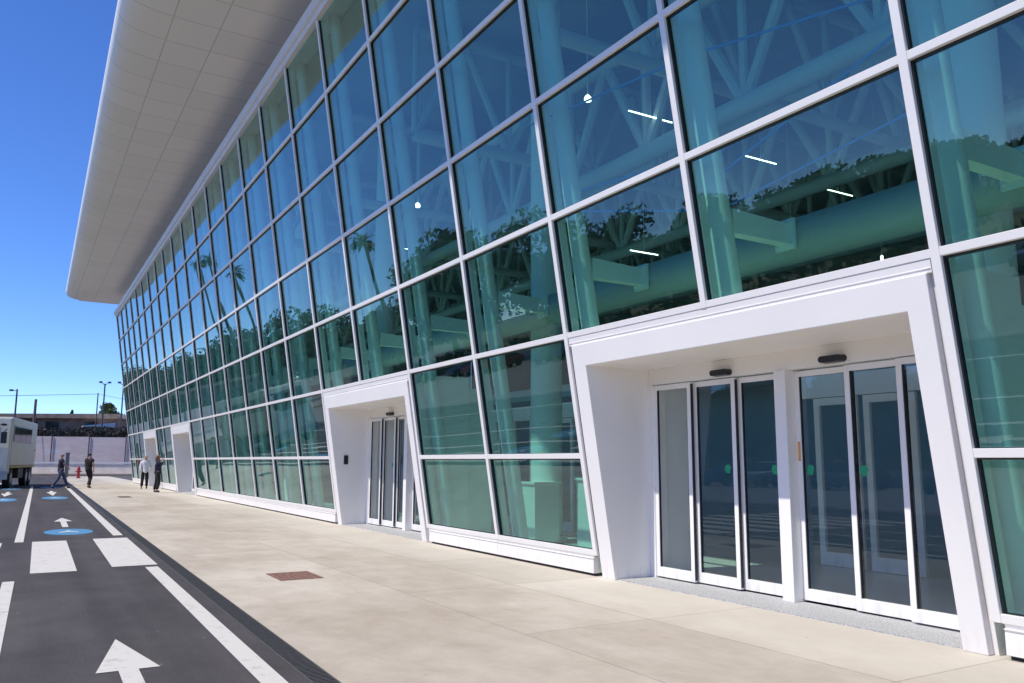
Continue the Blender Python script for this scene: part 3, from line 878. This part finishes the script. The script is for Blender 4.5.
def rough_tree(name, loc, h, cw, label, m, group=None, nl=2600, leaf=.2, trunk_h=None, seed=0):
    R.seed(seed)
    t = empty(name, label, 'tree', loc, R.uniform(0, 6), group)
    th = trunk_h or h * .35
    b = MB(); b.tube([(0, 0, 0), (.05 * h / 6, 0, th * .5), (0, .04 * h / 6, th), (0, 0, h * .7)], .035 * h, 9, r1=.012 * h)
    for i in range(5):
        a = 2 * PI * i / 5 + R.uniform(-.3, .3)
        b.tube([(0, 0, th * R.uniform(.8, 1.1)), (math.cos(a) * cw * .28, math.sin(a) * cw * .28, th + (h - th) * .35), (math.cos(a) * cw * .42, math.sin(a) * cw * .42, th + (h - th) * .6)], .016 * h, 6, r1=.006 * h)
    b.build('trunk', M['bark'], t, smooth=True)
    b = MB(); pts = []
    for i in range(26):
        a = R.uniform(0, 6.28); rr = cw * .5 * math.sqrt(R.uniform(0, 1)) * .85; zz = R.uniform(0, 1)
        prof = math.sin(PI * (.18 + .74 * zz)) ** .7
        r_ = cw * R.uniform(.11, .2)
        pts.append(((rr * prof * math.cos(a), rr * prof * math.sin(a), th * .85 + (h - th * .85) * zz * .93), (r_, r_, r_ * R.uniform(.6, .9))))
    leaf_cloud(b, pts, nl, leaf)
    b.build('crown', m, t)
    return t
rough_tree('tree', (XB + 12, -2.0, 2.5), 5.0, 4.2, 'round dark green tree above the wall beside the glass building end', M['leaf'], leaf=.13, nl=5200, trunk_h=1.6, seed=3)
t = empty('cypress', 'tiny dark conical tree on the skyline above the low house', 'tree', (XB + 24, 1.4, 0))
b = MB(); b.tube([(0, 0, 0), (0, 0, 6.5)], .12, 6); b.build('trunk', M['bark'], t)
b = MB(); leaf_cloud(b, [((0, 0, 4.6 + .3 * i), (.55 - .05 * i, .55 - .05 * i, .4)) for i in range(9)], 900, .12); b.build('crown', M['leafdark'], t)

# lamp posts and poles
def pole(name, label, cat, loc, h, r, m, arms=(), head=None):
    t = empty(name, label, cat, loc)
    b = MB(); b.tube([(0, 0, 0), (0, 0, h)], r, 10, r1=r * .65); b.build('pole', m, t, smooth='auto')
    for (dy, dz) in arms:
        b = MB(); b.tube([(0, 0, h - .15), (0, dy * .8, h + dz)], .035, 6); b.build('arm', m, t)
        b = MB(); s = 1 if dy > 0 else -1
        b.box(-.18, .18, min(dy * .6, dy * 1.3), max(dy * .6, dy * 1.3), h + dz - .06, h + dz + .10); b.build('lamp_head', M['darkpole'], t, bevel=.02)
    return t
pole('street_lamp', 'tall lamp post with two short lamp heads above the round tree', 'lamp post', (XB + 4, -.45, 0), 9.0, .10, M['darkpole'], [(.42, .12), (-.42, .12)])
pole('street_lamp', 'lamp post with one lamp head above the parked truck', 'lamp post', (XB + 4, 7.05, 0), 8.1, .11, M['darkpole'], [(.5, -.15)])
pole('street_lamp', 'leaning dark lamp post right beside the far end of the glass wall', 'lamp post', (XB + 2, -1.95, 0), 8.9, .09, M['darkpole'], [(.4, .1)])
pole('utility_pole', 'thin grey pole just left of the two headed lamp post', 'pole', (XB + 3.4, .15, 0), 8.0, .08, M['wood'])
pole('utility_pole', 'stout brown pole rising behind the right end of the truck', 'pole', (XB - 3, 5.5, 0), 6.75, .16, M['wood'])
b = MB()
P = [(XB + 3.4, .15 + (60 - .15) * i / 30, 7.9 + .9 * (i / 30) - 1.6 * math.sin(PI * i / 30)) for i in range(31)]
b.tube(P, .022, 5)
P = [(XB + 3.4, .15 - 3.0 * i / 10, 7.9 - .55 * i / 10) for i in range(11)]
b.tube(P, .016, 5)
tag(b.build('overhead_wire', M['darkpole']), 'thin dark overhead wire strung between the poles across the blue sky', 'wire')
b = MB(); b.box(-.14, .14, -.14, .14, 0, 1.95); b.box(-.17, .17, -.17, .17, 1.95, 2.02)
o = b.build('gate_post', mat('grey_green_post', (.17, .19, .18), .8, .1), bevel=.01); o.location = (74, 2.95, 0)
tag(o, 'squat grey post standing between the two walking men', 'post')
# red hydrant
t = empty('fire_hydrant', 'red fire hydrant by the far barrier left of the man in black', 'hydrant', (70, 2.28, 0))
b = MB(); b.lathe([(.17, 0), (.17, .06), (.11, .08), (.10, .62), (.13, .64), (.13, .70), (.11, .80), (.05, .90), (.03, .95)], n=16); b.build('barrel', M['red'], t, smooth='auto')
for s in (-1, 1):
    b = MB(); b.tube([(0, s * .09, .52), (0, s * .21, .52)], .06, 10); b.build('outlet', M['red'], t)

# ------------------------------------------------------------------ truck
A = Vector((44.0, 6.8, 0)); B_ = Vector((53.0, 5.48, 0))
ang = math.atan2(B_.y - A.y, B_.x - A.x); LEN = 8.5
tr = empty('service_truck', 'cream boxy service truck parked at the road edge with side window', 'truck', A, ang)
# local: x from front (0) to rear (LEN), y 0 (side seen) to 2.5
def rbox(b, x0, x1, y0, y1, z0, z1): b.box(x0, x1, y0, y1, z0, z1)
b = MB()
b.prism_x([(0, 1.12), (2.5, 1.12), (2.5, 3.47), (2.45, 3.52), (.05, 3.52), (0, 3.47)], .6, LEN)
b.build('box_body', M['truckwhite'], tr, bevel=.03)
b = MB()
vs = []
for y in (0.02, 2.48):
    vs += [(0.0, y, .75), (.59, y, .75), (.59, y, 3.46), (.22, y, 3.46), (.03, y, 2.0)]
b.add(vs, [(4, 3, 2, 1, 0), (5, 6, 7, 8, 9), (0, 1, 6, 5), (1, 2, 7, 6), (2, 3, 8, 7), (3, 4, 9, 8), (4, 0, 5, 9)])
cab = b.build('cab', M['truckwhite'], tr, bevel=.04)
b = MB(); b.add([(.042, .55, 2.05), (.042, 2.3, 2.05), (.185, 2.3, 3.15), (.185, .55, 3.15)], [(0, 1, 2, 3)]);
for v in range(4): b.v[v] = (b.v[v][0] - .03, b.v[v][1], b.v[v][2] + .01)
b.build('windscreen', M['carglass'], tr)
def win(x0, x1, z0, z1):
    b = MB(); b.box(x0 - .07, x1 + .07, -.03, .02, z0 - .07, z1 + .07); w = b.build('window_frame', M['steel'], tr)
    b = MB(); n = 3
    for i in range(n):
        xa = x0 + (x1 - x0) * i / n + .03; xb = x0 + (x1 - x0) * (i + 1) / n - .03
        b.box(xa, xb, -.04, -.031, z0, z1)
    b.build('pane', M['carglass'], w)
win(.85, 6.4, 2.36, 3.06)
b = MB(); b.box(.6, LEN + .01, -.02, 2.52, 1.0, 1.10); b.build('side_skirt', M['yellow'], tr)
b = MB(); b.box(.5, LEN - .2, .5, 2.0, .62, .96); b.box(3.6, 5.2, .08, .55, .45, .95); b.box(6.8, 7.8, .1, .5, .4, .9); b.build('chassis', M['truckdark'], tr)
for (xw, yw) in [(1.2, .02), (6.0, .02), (7.15, .02), (1.2, 2.18), (6.0, 2.18), (7.15, 2.18)]:
    b = MB(); b.tube([(xw, yw, .5), (xw, yw + .30, .5)], .5, 24); w = b.build('wheel', M['tyre'], tr, smooth='auto')
    b = MB(); b.tube([(xw, yw - .01, .5), (xw, yw + .02, .5)], .26, 18); b.build('rim', M['steel'], w)
b = MB(); b.box(-.32, -.2, .12, .36, 2.2, 2.75); b.tube([(.1, .2, 2.9), (-.26, .24, 2.75)], .025, 6); b.lathe([(.02, 0), (.14, .02), (.14, .1), (.02, .12)], (-.2, .3, 3.05), 12); b.build('door_mirror', M['truckdark'], tr)
b = MB(); b.box(-.12, .05, 0, 2.5, .45, .85); b.build('bumper', M['steel'], tr)
for y in (.3, 2.0):
    b = MB(); b.box(-.03, .03, y, y + .25, .95, 1.15); b.build('headlight', M['awning'], tr)
b = MB(); b.box(LEN - .4, LEN - .1, -.02, .0, 1.9, 2.0); b.build('side_marker', mat('grey_marker', (.3, .3, .28), .6), tr)

# ------------------------------------------------------------------ people
def skin(name, V, E, Rr, m, parent, sub=2, root=0):
    me = bpy.data.meshes.new(name); me.from_pydata(V, E, []); me.materials.append(m)
    o = bpy.data.objects.new(name, me); link(o, parent)
    s = o.modifiers.new('skin', 'SKIN'); s.use_smooth_shade = True; s.branch_smoothing = .3
    for i, d in enumerate(me.skin_vertices[0].data):
        r_ = Rr[i]; d.radius = r_ if isinstance(r_, tuple) else (r_, r_); d.use_root = (i == root)
    if sub: u = o.modifiers.new('sub', 'SUBSURF'); u.levels = sub; u.render_levels = sub
    return o

def person(label, loc, rz, scale, J, top, bottom, sleeve, hair, hairkind, shoes):
    """J: joint dict in metres for a 1.75 m figure facing local +Y"""
    t = empty('person', label, 'person', loc, rz); t.scale = (scale,) * 3
    j = dict(pel=(0, 0, .96), wa=(0, .0, 1.10), ch=(0, .01, 1.30), nk0=(0, 0, 1.44), nk=(0, .01, 1.52), hd=(0, .025, 1.62), tp=(0, .015, 1.70),
             shL=(.17, 0, 1.42), shR=(-.17, 0, 1.42), hiL=(.09, 0, .92), hiR=(-.09, 0, .92))
    j.update(J)
    V = []; E = []; RR = []; ix = {}
    def add(n, p, r, par=None):
        ix[n] = len(V); V.append(tuple(p)); RR.append(r)
        if par is not None: E.append((ix[par], ix[n]))
    add('pel', j['pel'], .115); add('wa', j['wa'], .115, 'pel'); add('ch', j['ch'], .13, 'wa'); add('nk0', j['nk0'], .075, 'ch'); add('nk', j['nk'], .052, 'nk0')
    add('hd', j['hd'], .088, 'nk'); add('tp', j['tp'], .075, 'hd')
    hd = Vector(j['hd'])
    for s in 'LR':
        add('sh' + s, j['sh' + s], .062, 'ch'); add('el' + s, j['el' + s], .042, 'sh' + s); add('wr' + s, j['wr' + s], .028, 'el' + s)
        d = (Vector(j['wr' + s]) - Vector(j['el' + s])).normalized()
        pm = Vector(j['wr' + s]) + d * .05; add('pm' + s, pm, .032, 'wr' + s)
        side = d.cross(Vector((1, 0, 0))).normalized(); flat = d.cross(side).normalized()
        for f in range(4):
            o_ = side * (f - 1.5) * .019
            k1 = pm + d * .035 + o_; k2 = k1 + d * (.035 + .006 * (1.5 - abs(f - 1.3))) + flat * .008; k3 = k2 + d * .025 + flat * .018
            add('f%d1%s' % (f, s), k1, .0105, 'pm' + s); add('f%d2%s' % (f, s), k2, .009, 'f%d1%s' % (f, s)); add('f%d3%s' % (f, s), k3, .007, 'f%d2%s' % (f, s))
        add('t1' + s, pm - d * .01 + side * .035, .012, 'pm' + s); add('t2' + s, pm + d * .03 + side * .05 + flat * .01, .009, 't1' + s)
        add('hi' + s, j['hi' + s], .09, 'pel'); add('kn' + s, j['kn' + s], .056, 'hi' + s); add('an' + s, j['an' + s], .038, 'kn' + s)
        tz = Vector(j['an' + s]) + Vector((0, .13, -.04)) if 'to' + s not in J else Vector(j['to' + s])
        add('to' + s, tz, .032, 'an' + s)
    skin('body', V, E, RR, M['skin'], t, 2)
    # face: nose, ears
    b = MB(); b.lathe([(.016, 0), (.012, .03), (.004, .045)], (0, 0, 0), 8)
    o = b.build('nose', M['skin'], t); o.location = hd + Vector((0, .085, -.03)); o.rotation_euler = (.2, 0, 0)
    # shirt
    V2 = []; E2 = []; R2 = []
    def seq(pts, rs):
        for i, (p, r) in enumerate(zip(pts, rs)):
            V2.append(tuple(p)); R2.append(r)
            if i: E2.append((len(V2) - 2, len(V2) - 1))
    pel = Vector(j['pel'])
    seq([pel + Vector((0, 0, -.16)), pel + Vector((0, 0, -.02)), j['wa'], j['ch'], j['nk0']], [.16, .165, .16, .175, .095])
    for s in 'LR':
        sh, el, wr = Vector(j['sh' + s]), Vector(j['el' + s]), Vector(j['wr' + s])
        pts = [sh, sh.lerp(el, .6)] if sleeve == 'short' else [sh, el, el.lerp(wr, .92)]
        rs = [.085, .07] if sleeve == 'short' else [.085, .066, .052]
        base = 3
        for i, (p, r) in enumerate(zip(pts, rs)):
            V2.append(tuple(p)); R2.append(r); E2.append((base if i == 0 else len(V2) - 2, len(V2) - 1))
    skin('shirt' if top is not M['navy'] or sleeve == 'short' else 'jacket', V2, E2, R2, top, t, 2, 2)
    V2 = [tuple(pel + Vector((0, 0, .12))), tuple(pel)]; E2 = [(0, 1)]; R2 = [.14, .15]
    for s in 'LR':
        hi, kn, an = Vector(j['hi' + s]), Vector(j['kn' + s]), Vector(j['an' + s])
        n0 = len(V2)
        V2 += [tuple(hi), tuple(kn), tuple(kn.lerp(an, .93))]; R2 += [.115, .085, .072]; E2 += [(1, n0), (n0, n0 + 1), (n0 + 1, n0 + 2)]
    skin('trousers', V2, E2, R2, bottom, t, 2, 1)
    for s in 'LR':
        an = Vector(j['an' + s]); to = Vector(V[ix['to' + s]])
        skin('shoe', [tuple(an + Vector((0, -.03, -.03))), tuple(an.lerp(to, .55) + Vector((0, 0, -.01))), tuple(to + (to - an) * .1)], [(0, 1), (1, 2)], [.047, .046, .036], shoes, t, 1)
    tp = Vector(j['tp'])
    if hairkind == 'long':
        skin('hair', [tuple(tp + Vector((0, -.01, .02))), tuple(hd + Vector((0, -.055, .0))), tuple(hd + Vector((0, -.085, -.12))), tuple(hd + Vector((0, -.09, -.24)))], [(0, 1), (1, 2), (2, 3)], [.09, .105, .10, .07], hair, t, 2)
    else:
        skin('hair', [tuple(tp + Vector((0, 0, .012))), tuple(hd + Vector((0, -.035, .02))), tuple(hd + Vector((0, -.05, -.04)))], [(0, 1), (1, 2)], [.084, .088, .06], hair, t, 2)
    return t

VIEW = math.atan2(-.5038, .8516)                 # heading of the camera's view, for facing angles
# facing: local +Y -> world direction (heading h): rz = h - 90 deg
def face(h): return h - PI / 2
# man 1: navy polo, walking across towards the building, right leg forward
person('grey haired man in navy polo and blue trousers striding across the road lane', (43.6, 4.52, 0), face(VIEW - rad(50)), 1.0,
       dict(elL=(.25, .10, 1.17), wrL=(.24, .27, 1.02), elR=(-.25, -.09, 1.16), wrR=(-.25, -.06, .92),
            knL=(.09, -.08, .53), anL=(.10, -.36, .13), toL=(.10, -.27, .03), knR=(-.09, .22, .52), anR=(-.09, .36, .09), toR=(-.09, .50, .04)),
       M['navy'], M['bluecloth'], 'short', M['hairgrey'], 'short', M['black'])
person('dark haired man in black t-shirt and black trousers walking away on the pavement', (43.6, 3.28, 0), face(VIEW - rad(12)), 1.02,
       dict(elL=(.27, -.02, 1.16), wrL=(.27, .02, .91), elR=(-.26, .04, 1.16), wrR=(-.28, .14, .93),
            knL=(.03, .16, .52), anL=(.14, -.16, .12), toL=(.17, -.03, .04), knR=(-.06, .20, .51), anR=(-.04, .18, .09), toR=(-.05, .32, .04)),
       M['blackcloth'], M['blackcloth'], 'short', M['hairblack'], 'short', M['black'])
person('man in white long sleeved shirt and dark trousers standing by the glass wall', (41.3, .92, 0), face(VIEW - rad(150)), .95,
       dict(elL=(.24, .02, 1.15), wrL=(.22, .12, .92), elR=(-.24, .0, 1.15), wrR=(-.20, .17, 1.0),
            knL=(.11, .04, .50), anL=(.13, -.02, .09), knR=(-.10, .03, .50), anR=(-.12, -.03, .09)),
       M['shirt'], M['blackcloth'], 'long', M['hairblack'], 'short', M['black'])
person('woman with long brown hair in navy jacket holding a phone to her face', (36.2, 1.02, 0), face(VIEW - rad(65)), .96,
       dict(elL=(.20, .12, 1.20), wrL=(.08, .17, 1.42), elR=(-.20, .13, 1.20), wrR=(-.06, .18, 1.42),
            knL=(.08, .08, .50), anL=(.09, .0, .09), knR=(-.07, -.02, .50), anR=(-.09, -.10, .09)),
       M['navy'], M['blackcloth'], 'long', M['hairbrown'], 'long', M['black'])

# ------------------------------------------------------------------ across the road: what the glass mirrors
g = 'trees beyond the road'
k = 0
def across(x, y, h, cw, m=None, kind=0):
    global k; k += 1
    lab = ['broad green tree standing beyond the car park across the road', 'dark dense tree standing beyond the car park across the road'][kind]
    return rough_tree('tree', (x, y, 0), h, cw, lab, m or (M['leaf'] if kind == 0 else M['leafdark']), g, nl=6500, leaf=.23, seed=50 + k)
protos = [across(43, 44, 9.6, 9, kind=1), across(52, 41, 10.6, 10, kind=0), across(30, 46, 6.6, 8, kind=1)]
for (x, y, s, p, a) in [(81, 42, 1.72, 0, 1), (91, 44, 1.35, 1, 2), (101, 41, 1.05, 1, .5), (112, 42, 1.15, 0, 3), (124, 40, 1.2, 1, 4), (134, 42, 1.25, 0, 5), (150, 44, 1.2, 1, 1.4), (63, 44, 1.1, 0, 2.2), (70, 46, 1.35, 1, 1.1),
                       (18, 48, 1.0, 2, 2), (8, 47, .9, 2, 4), (-4, 49, .95, 2, 1), (-16, 47, 1.05, 2, 3), (170, 40, 1.3, 0, .3), (190, 42, 1.35, 1, .9), (215, 40, 1.4, 0, 1.9), (240, 42, 1.4, 1, 2.9), (265, 41, 1.4, 0, 4), (290, 42, 1.45, 1, 5), (318, 41, 1.7, 0, 2), (345, 43, 1.8, 1, 3), (375, 41, 1.9, 0, 1), (405, 42, 2.1, 1, 0), (440, 42, 2.2, 0, 4), (202, 44, 1.25, 0, 2), (228, 43, 1.3, 1, 1), (252, 44, 1.4, 0, 3), (158, 44, 1.1, 0, 3), (35.5, 45, 1.15, 2, 5.2)] + [(-30 + 6.3 * q, 50.5 + (q % 3), 1.05 + .09 * (q % 4), 2, q * 1.3) for q in range(17)]:
    if x > 140: s *= 1.35
    c = copy_tree(protos[p]); c.location = (x, y, 0); c.scale = (s * R.uniform(.9, 1.15), s * R.uniform(.9, 1.15), s); c.rotation_euler.z = a

def palm(loc, h, label, seed):
    R.seed(seed)
    t = empty('palm_tree', label, 'palm tree', loc, 0, 'palm trees across the road')
    b = MB(); lean = R.uniform(-.8, .8)
    b.tube([(0, 0, 0), (lean * .2, 0, h * .4), (lean * .7, 0, h * .75), (lean, 0, h)], .19, 9, r1=.13); b.build('trunk', M['bark'], t, smooth=True)
    b = MB()
    for i in range(34):
        a = R.uniform(0, 6.28); el = R.uniform(-.5, 1.2); L_ = R.uniform(1.1, 1.55)
        p = Vector((lean, 0, h)); d = Vector((math.cos(a) * math.cos(el), math.sin(a) * math.cos(el), math.sin(el)))
        sd = Vector((-math.sin(a), math.cos(a), 0))
        for s_ in range(6):
            q = p + d * L_ / 6; wd = .24 * (1 - abs(s_ - 2.2) / 4.5)
            b.add([p - sd * wd, p, q, q - sd * wd * .85 - Vector((0, 0, .08))], [(0, 1, 2, 3)]); b.add([p, p + sd * wd, q + sd * wd * .85 - Vector((0, 0, .08)), q], [(0, 1, 2, 3)])
            p = q; d = (d + Vector((0, 0, -.24))).normalized()
    b.build('crown', M['palm'], t)
for i, (x, y, h, lb) in enumerate([(110, 20.2, 22.5, 'very tall slim palm mirrored farthest left in the glass'), (104, 20, 21.4, 'very tall slim palm mirrored second from left in the glass'), (92, 20, 17.6, 'tall palm with full head mirrored right of the paired palms'), (54.6, 20, 12.6, 'single palm mirrored nearest to the second entrance')]):
    palm((x, y, 0), h, lb, 20 + i)

# hillside and road-side wall far across
b = MB()
n1, n2 = 40, 10
for i in range(n1 + 1):
    for j_ in range(n2 + 1):
        x = -200 + 700 * i / n1; y = 52 + 130 * j_ / n2
        z = 7.5 * math.sin(min(1, j_ / 6) * PI / 2) * (.75 + .35 * mnoise.noise(Vector((x * .02, y * .02, 3)))) - .1
        if j_ == 0: z = -.1
        b.v.append((x, y, z))
for i in range(n1):
    for j_ in range(n2):
        q = i * (n2 + 1) + j_
        b.f.append((q, q + 1, q + n2 + 2, q + n2 + 1)); b.m.append(0)
tag(b.build('hillside', M['hill'], smooth=True), kind='structure')

# parked cars
def make_car(label, paintm):
    t = empty('parked_car', label, 'car', (0, 0, 0), 0, 'cars parked across the road')
    prof = [(-2.05, .35), (-2.1, .62), (-1.95, .82), (-1.1, .92), (.95, .95), (1.95, .90), (2.08, .6), (2.05, .32)]
    b = MB()
    def ext(prof, y0, y1, inset=0):
        n_ = len(prof); vs = [(x, y0, z) for x, z in prof] + [(x, y1, z) for x, z in prof]
        fs = [tuple(range(n_)), tuple(range(2 * n_ - 1, n_ - 1, -1))] + [(i, n_ + i, n_ + (i + 1) % n_, (i + 1) % n_) for i in range(n_)]
        b.add(vs, fs)
    ext(prof, -.85, .85)
    body = b.build('body', paintm, t, bevel=.06)
    b = MB()
    lo = [(-1.15, .9), (1.75, .92)]; hi = [(-.35, 1.42), (1.15, 1.42)]
    vs = [(x, s * .78, z) for s in (-1, 1) for x, z in lo] + [(x, s * .62, z) for s in (-1, 1) for x, z in hi]
    b.add(vs, [(0, 1, 5, 4), (2, 6, 7, 3), (0, 4, 6, 2), (1, 3, 7, 5)]); b.build('windows', M['carglass'], t)
    b = MB(); b.add([(-.40, -.64, 1.415), (1.2, -.64, 1.415), (1.2, .64, 1.415), (-.40, .64, 1.415), (-.3, -.55, 1.47), (1.05, -.55, 1.47), (1.05, .55, 1.47), (-.3, .55, 1.47)], [(4, 5, 6, 7), (0, 1, 5, 4), (1, 2, 6, 5), (2, 3, 7, 6), (3, 0, 4, 7)]); b.build('roof', paintm, t)
    for x in (-1.3, 1.3):
        for s in (-1, 1):
            b = MB(); b.tube([(x, s * .68, .32), (x, s * .88, .32)], .32, 18); b.build('wheel', M['tyre'], t)
    return t
paints = {c: mat('car_paint_' + c, v, .25, .02, coat=.6) for c, v in dict(white=(.7, .7, .7), grey=(.2, .21, .22), blue=(.05, .1, .25), red=(.35, .04, .03), black=(.02, .02, .02)).items()}
R.seed(5)
cps = {}
slots = [(x, 30.5) for x in range(-20, 120, 3)]
for i, (x, y) in enumerate(slots):
    if R.random() < .3: continue
    c = R.choice(list(paints))
    lb = c + ' car parked in the row under the trees across the road'
    if c not in cps: cps[c] = o = make_car(lb, paints[c])
    else: o = copy_tree(cps[c])
    o.location = (x + R.uniform(-.2, .2), y, 0); o.rotation_euler.z = PI / 2 + R.uniform(-.04, .04)
# low kerb wall and hedge across the road
t = empty('low_wall', 'long low grey wall behind the parked cars across the road', 'wall', (0, 36, 0))
b = MB(); b.box(-60, 250, 0, .3, -.03, 1.0); b.build('wall_body', M['barrier'], t)
t = empty('long_hedge', 'long clipped hedge behind the low wall across the road', 'hedge', (0, 38, 0))
b = MB(); pts = [((x, R.uniform(-.4, .4), R.uniform(.7, 1.9)), (1.6, .8, .7)) for x in [-60 + i * 1.5 for i in range(200)]]
leaf_cloud(b, pts, 9000, .3); b.build('foliage', M['leafdark'], t)

# ------------------------------------------------------------------ camera
cam = bpy.data.cameras.new('camera'); co = bpy.data.objects.new('camera', cam); COL.objects.link(co)
rt = Vector((-.50970, -.86034, .003958)); up = Vector((-.12267, .07722, .98944)); fw = Vector((.85156, -.50383, .14490))
co.matrix_world = Matrix(((rt.x, up.x, -fw.x, -3.5587), (rt.y, up.y, -fw.y, 6.3168), (rt.z, up.z, -fw.z, 1.4), (0, 0, 0, 1)))
cam.sensor_width = 36; cam.sensor_fit = 'HORIZONTAL'; cam.lens = 28.906
cam.clip_start = .05; cam.clip_end = 4000
sc.camera = co

# ------------------------------------------------------------------ light
sd = Vector((.10, 1.0, 1.59)).normalized()       # towards the sun
el = math.asin(sd.z)
sun = bpy.data.lights.new('sun', 'SUN'); so = bpy.data.objects.new('sun', sun); COL.objects.link(so)
sun.energy = 3.05; sun.angle = rad(.53); sun.color = (1, .945, .84)
so.rotation_euler = sd.to_track_quat('Z', 'Y').to_euler()
so.location = sd * 60
w = bpy.data.worlds.new('World'); sc.world = w; w.use_nodes = True
nt = w.node_tree; nt.nodes.clear()
wo = nt.nodes.new('ShaderNodeOutputWorld'); bg = nt.nodes.new('ShaderNodeBackground'); sk = nt.nodes.new('ShaderNodeTexSky')
sk.sky_type = 'NISHITA'; sk.sun_disc = False
sk.sun_elevation = el; sk.sun_rotation = math.atan2(sd.x, sd.y)
sk.altitude = 0; sk.air_density = .64; sk.dust_density = 0; sk.ozone_density = 6.0
hs = nt.nodes.new('ShaderNodeHueSaturation'); hs.inputs['Hue'].default_value = .511; hs.inputs['Saturation'].default_value = 1.16
nt.links.new(sk.outputs[0], hs.inputs['Color']); nt.links.new(hs.outputs[0], bg.inputs[0]); bg.inputs[1].default_value = .15
nt.links.new(bg.outputs[0], wo.inputs[0])

sc.view_settings.view_transform = 'Standard'; sc.view_settings.look = 'None'
sc.view_settings.exposure = 0.60; sc.view_settings.gamma = 1.0; sc.view_settings.use_curve_mapping = False
sc.render.engine = 'CYCLES'
cy = sc.cycles
cy.max_bounces = 10; cy.diffuse_bounces = 6; cy.glossy_bounces = 4; cy.transmission_bounces = 4; cy.transparent_max_bounces = 16
cy.caustics_reflective = False; cy.caustics_refractive = False
cy.use_denoising = True
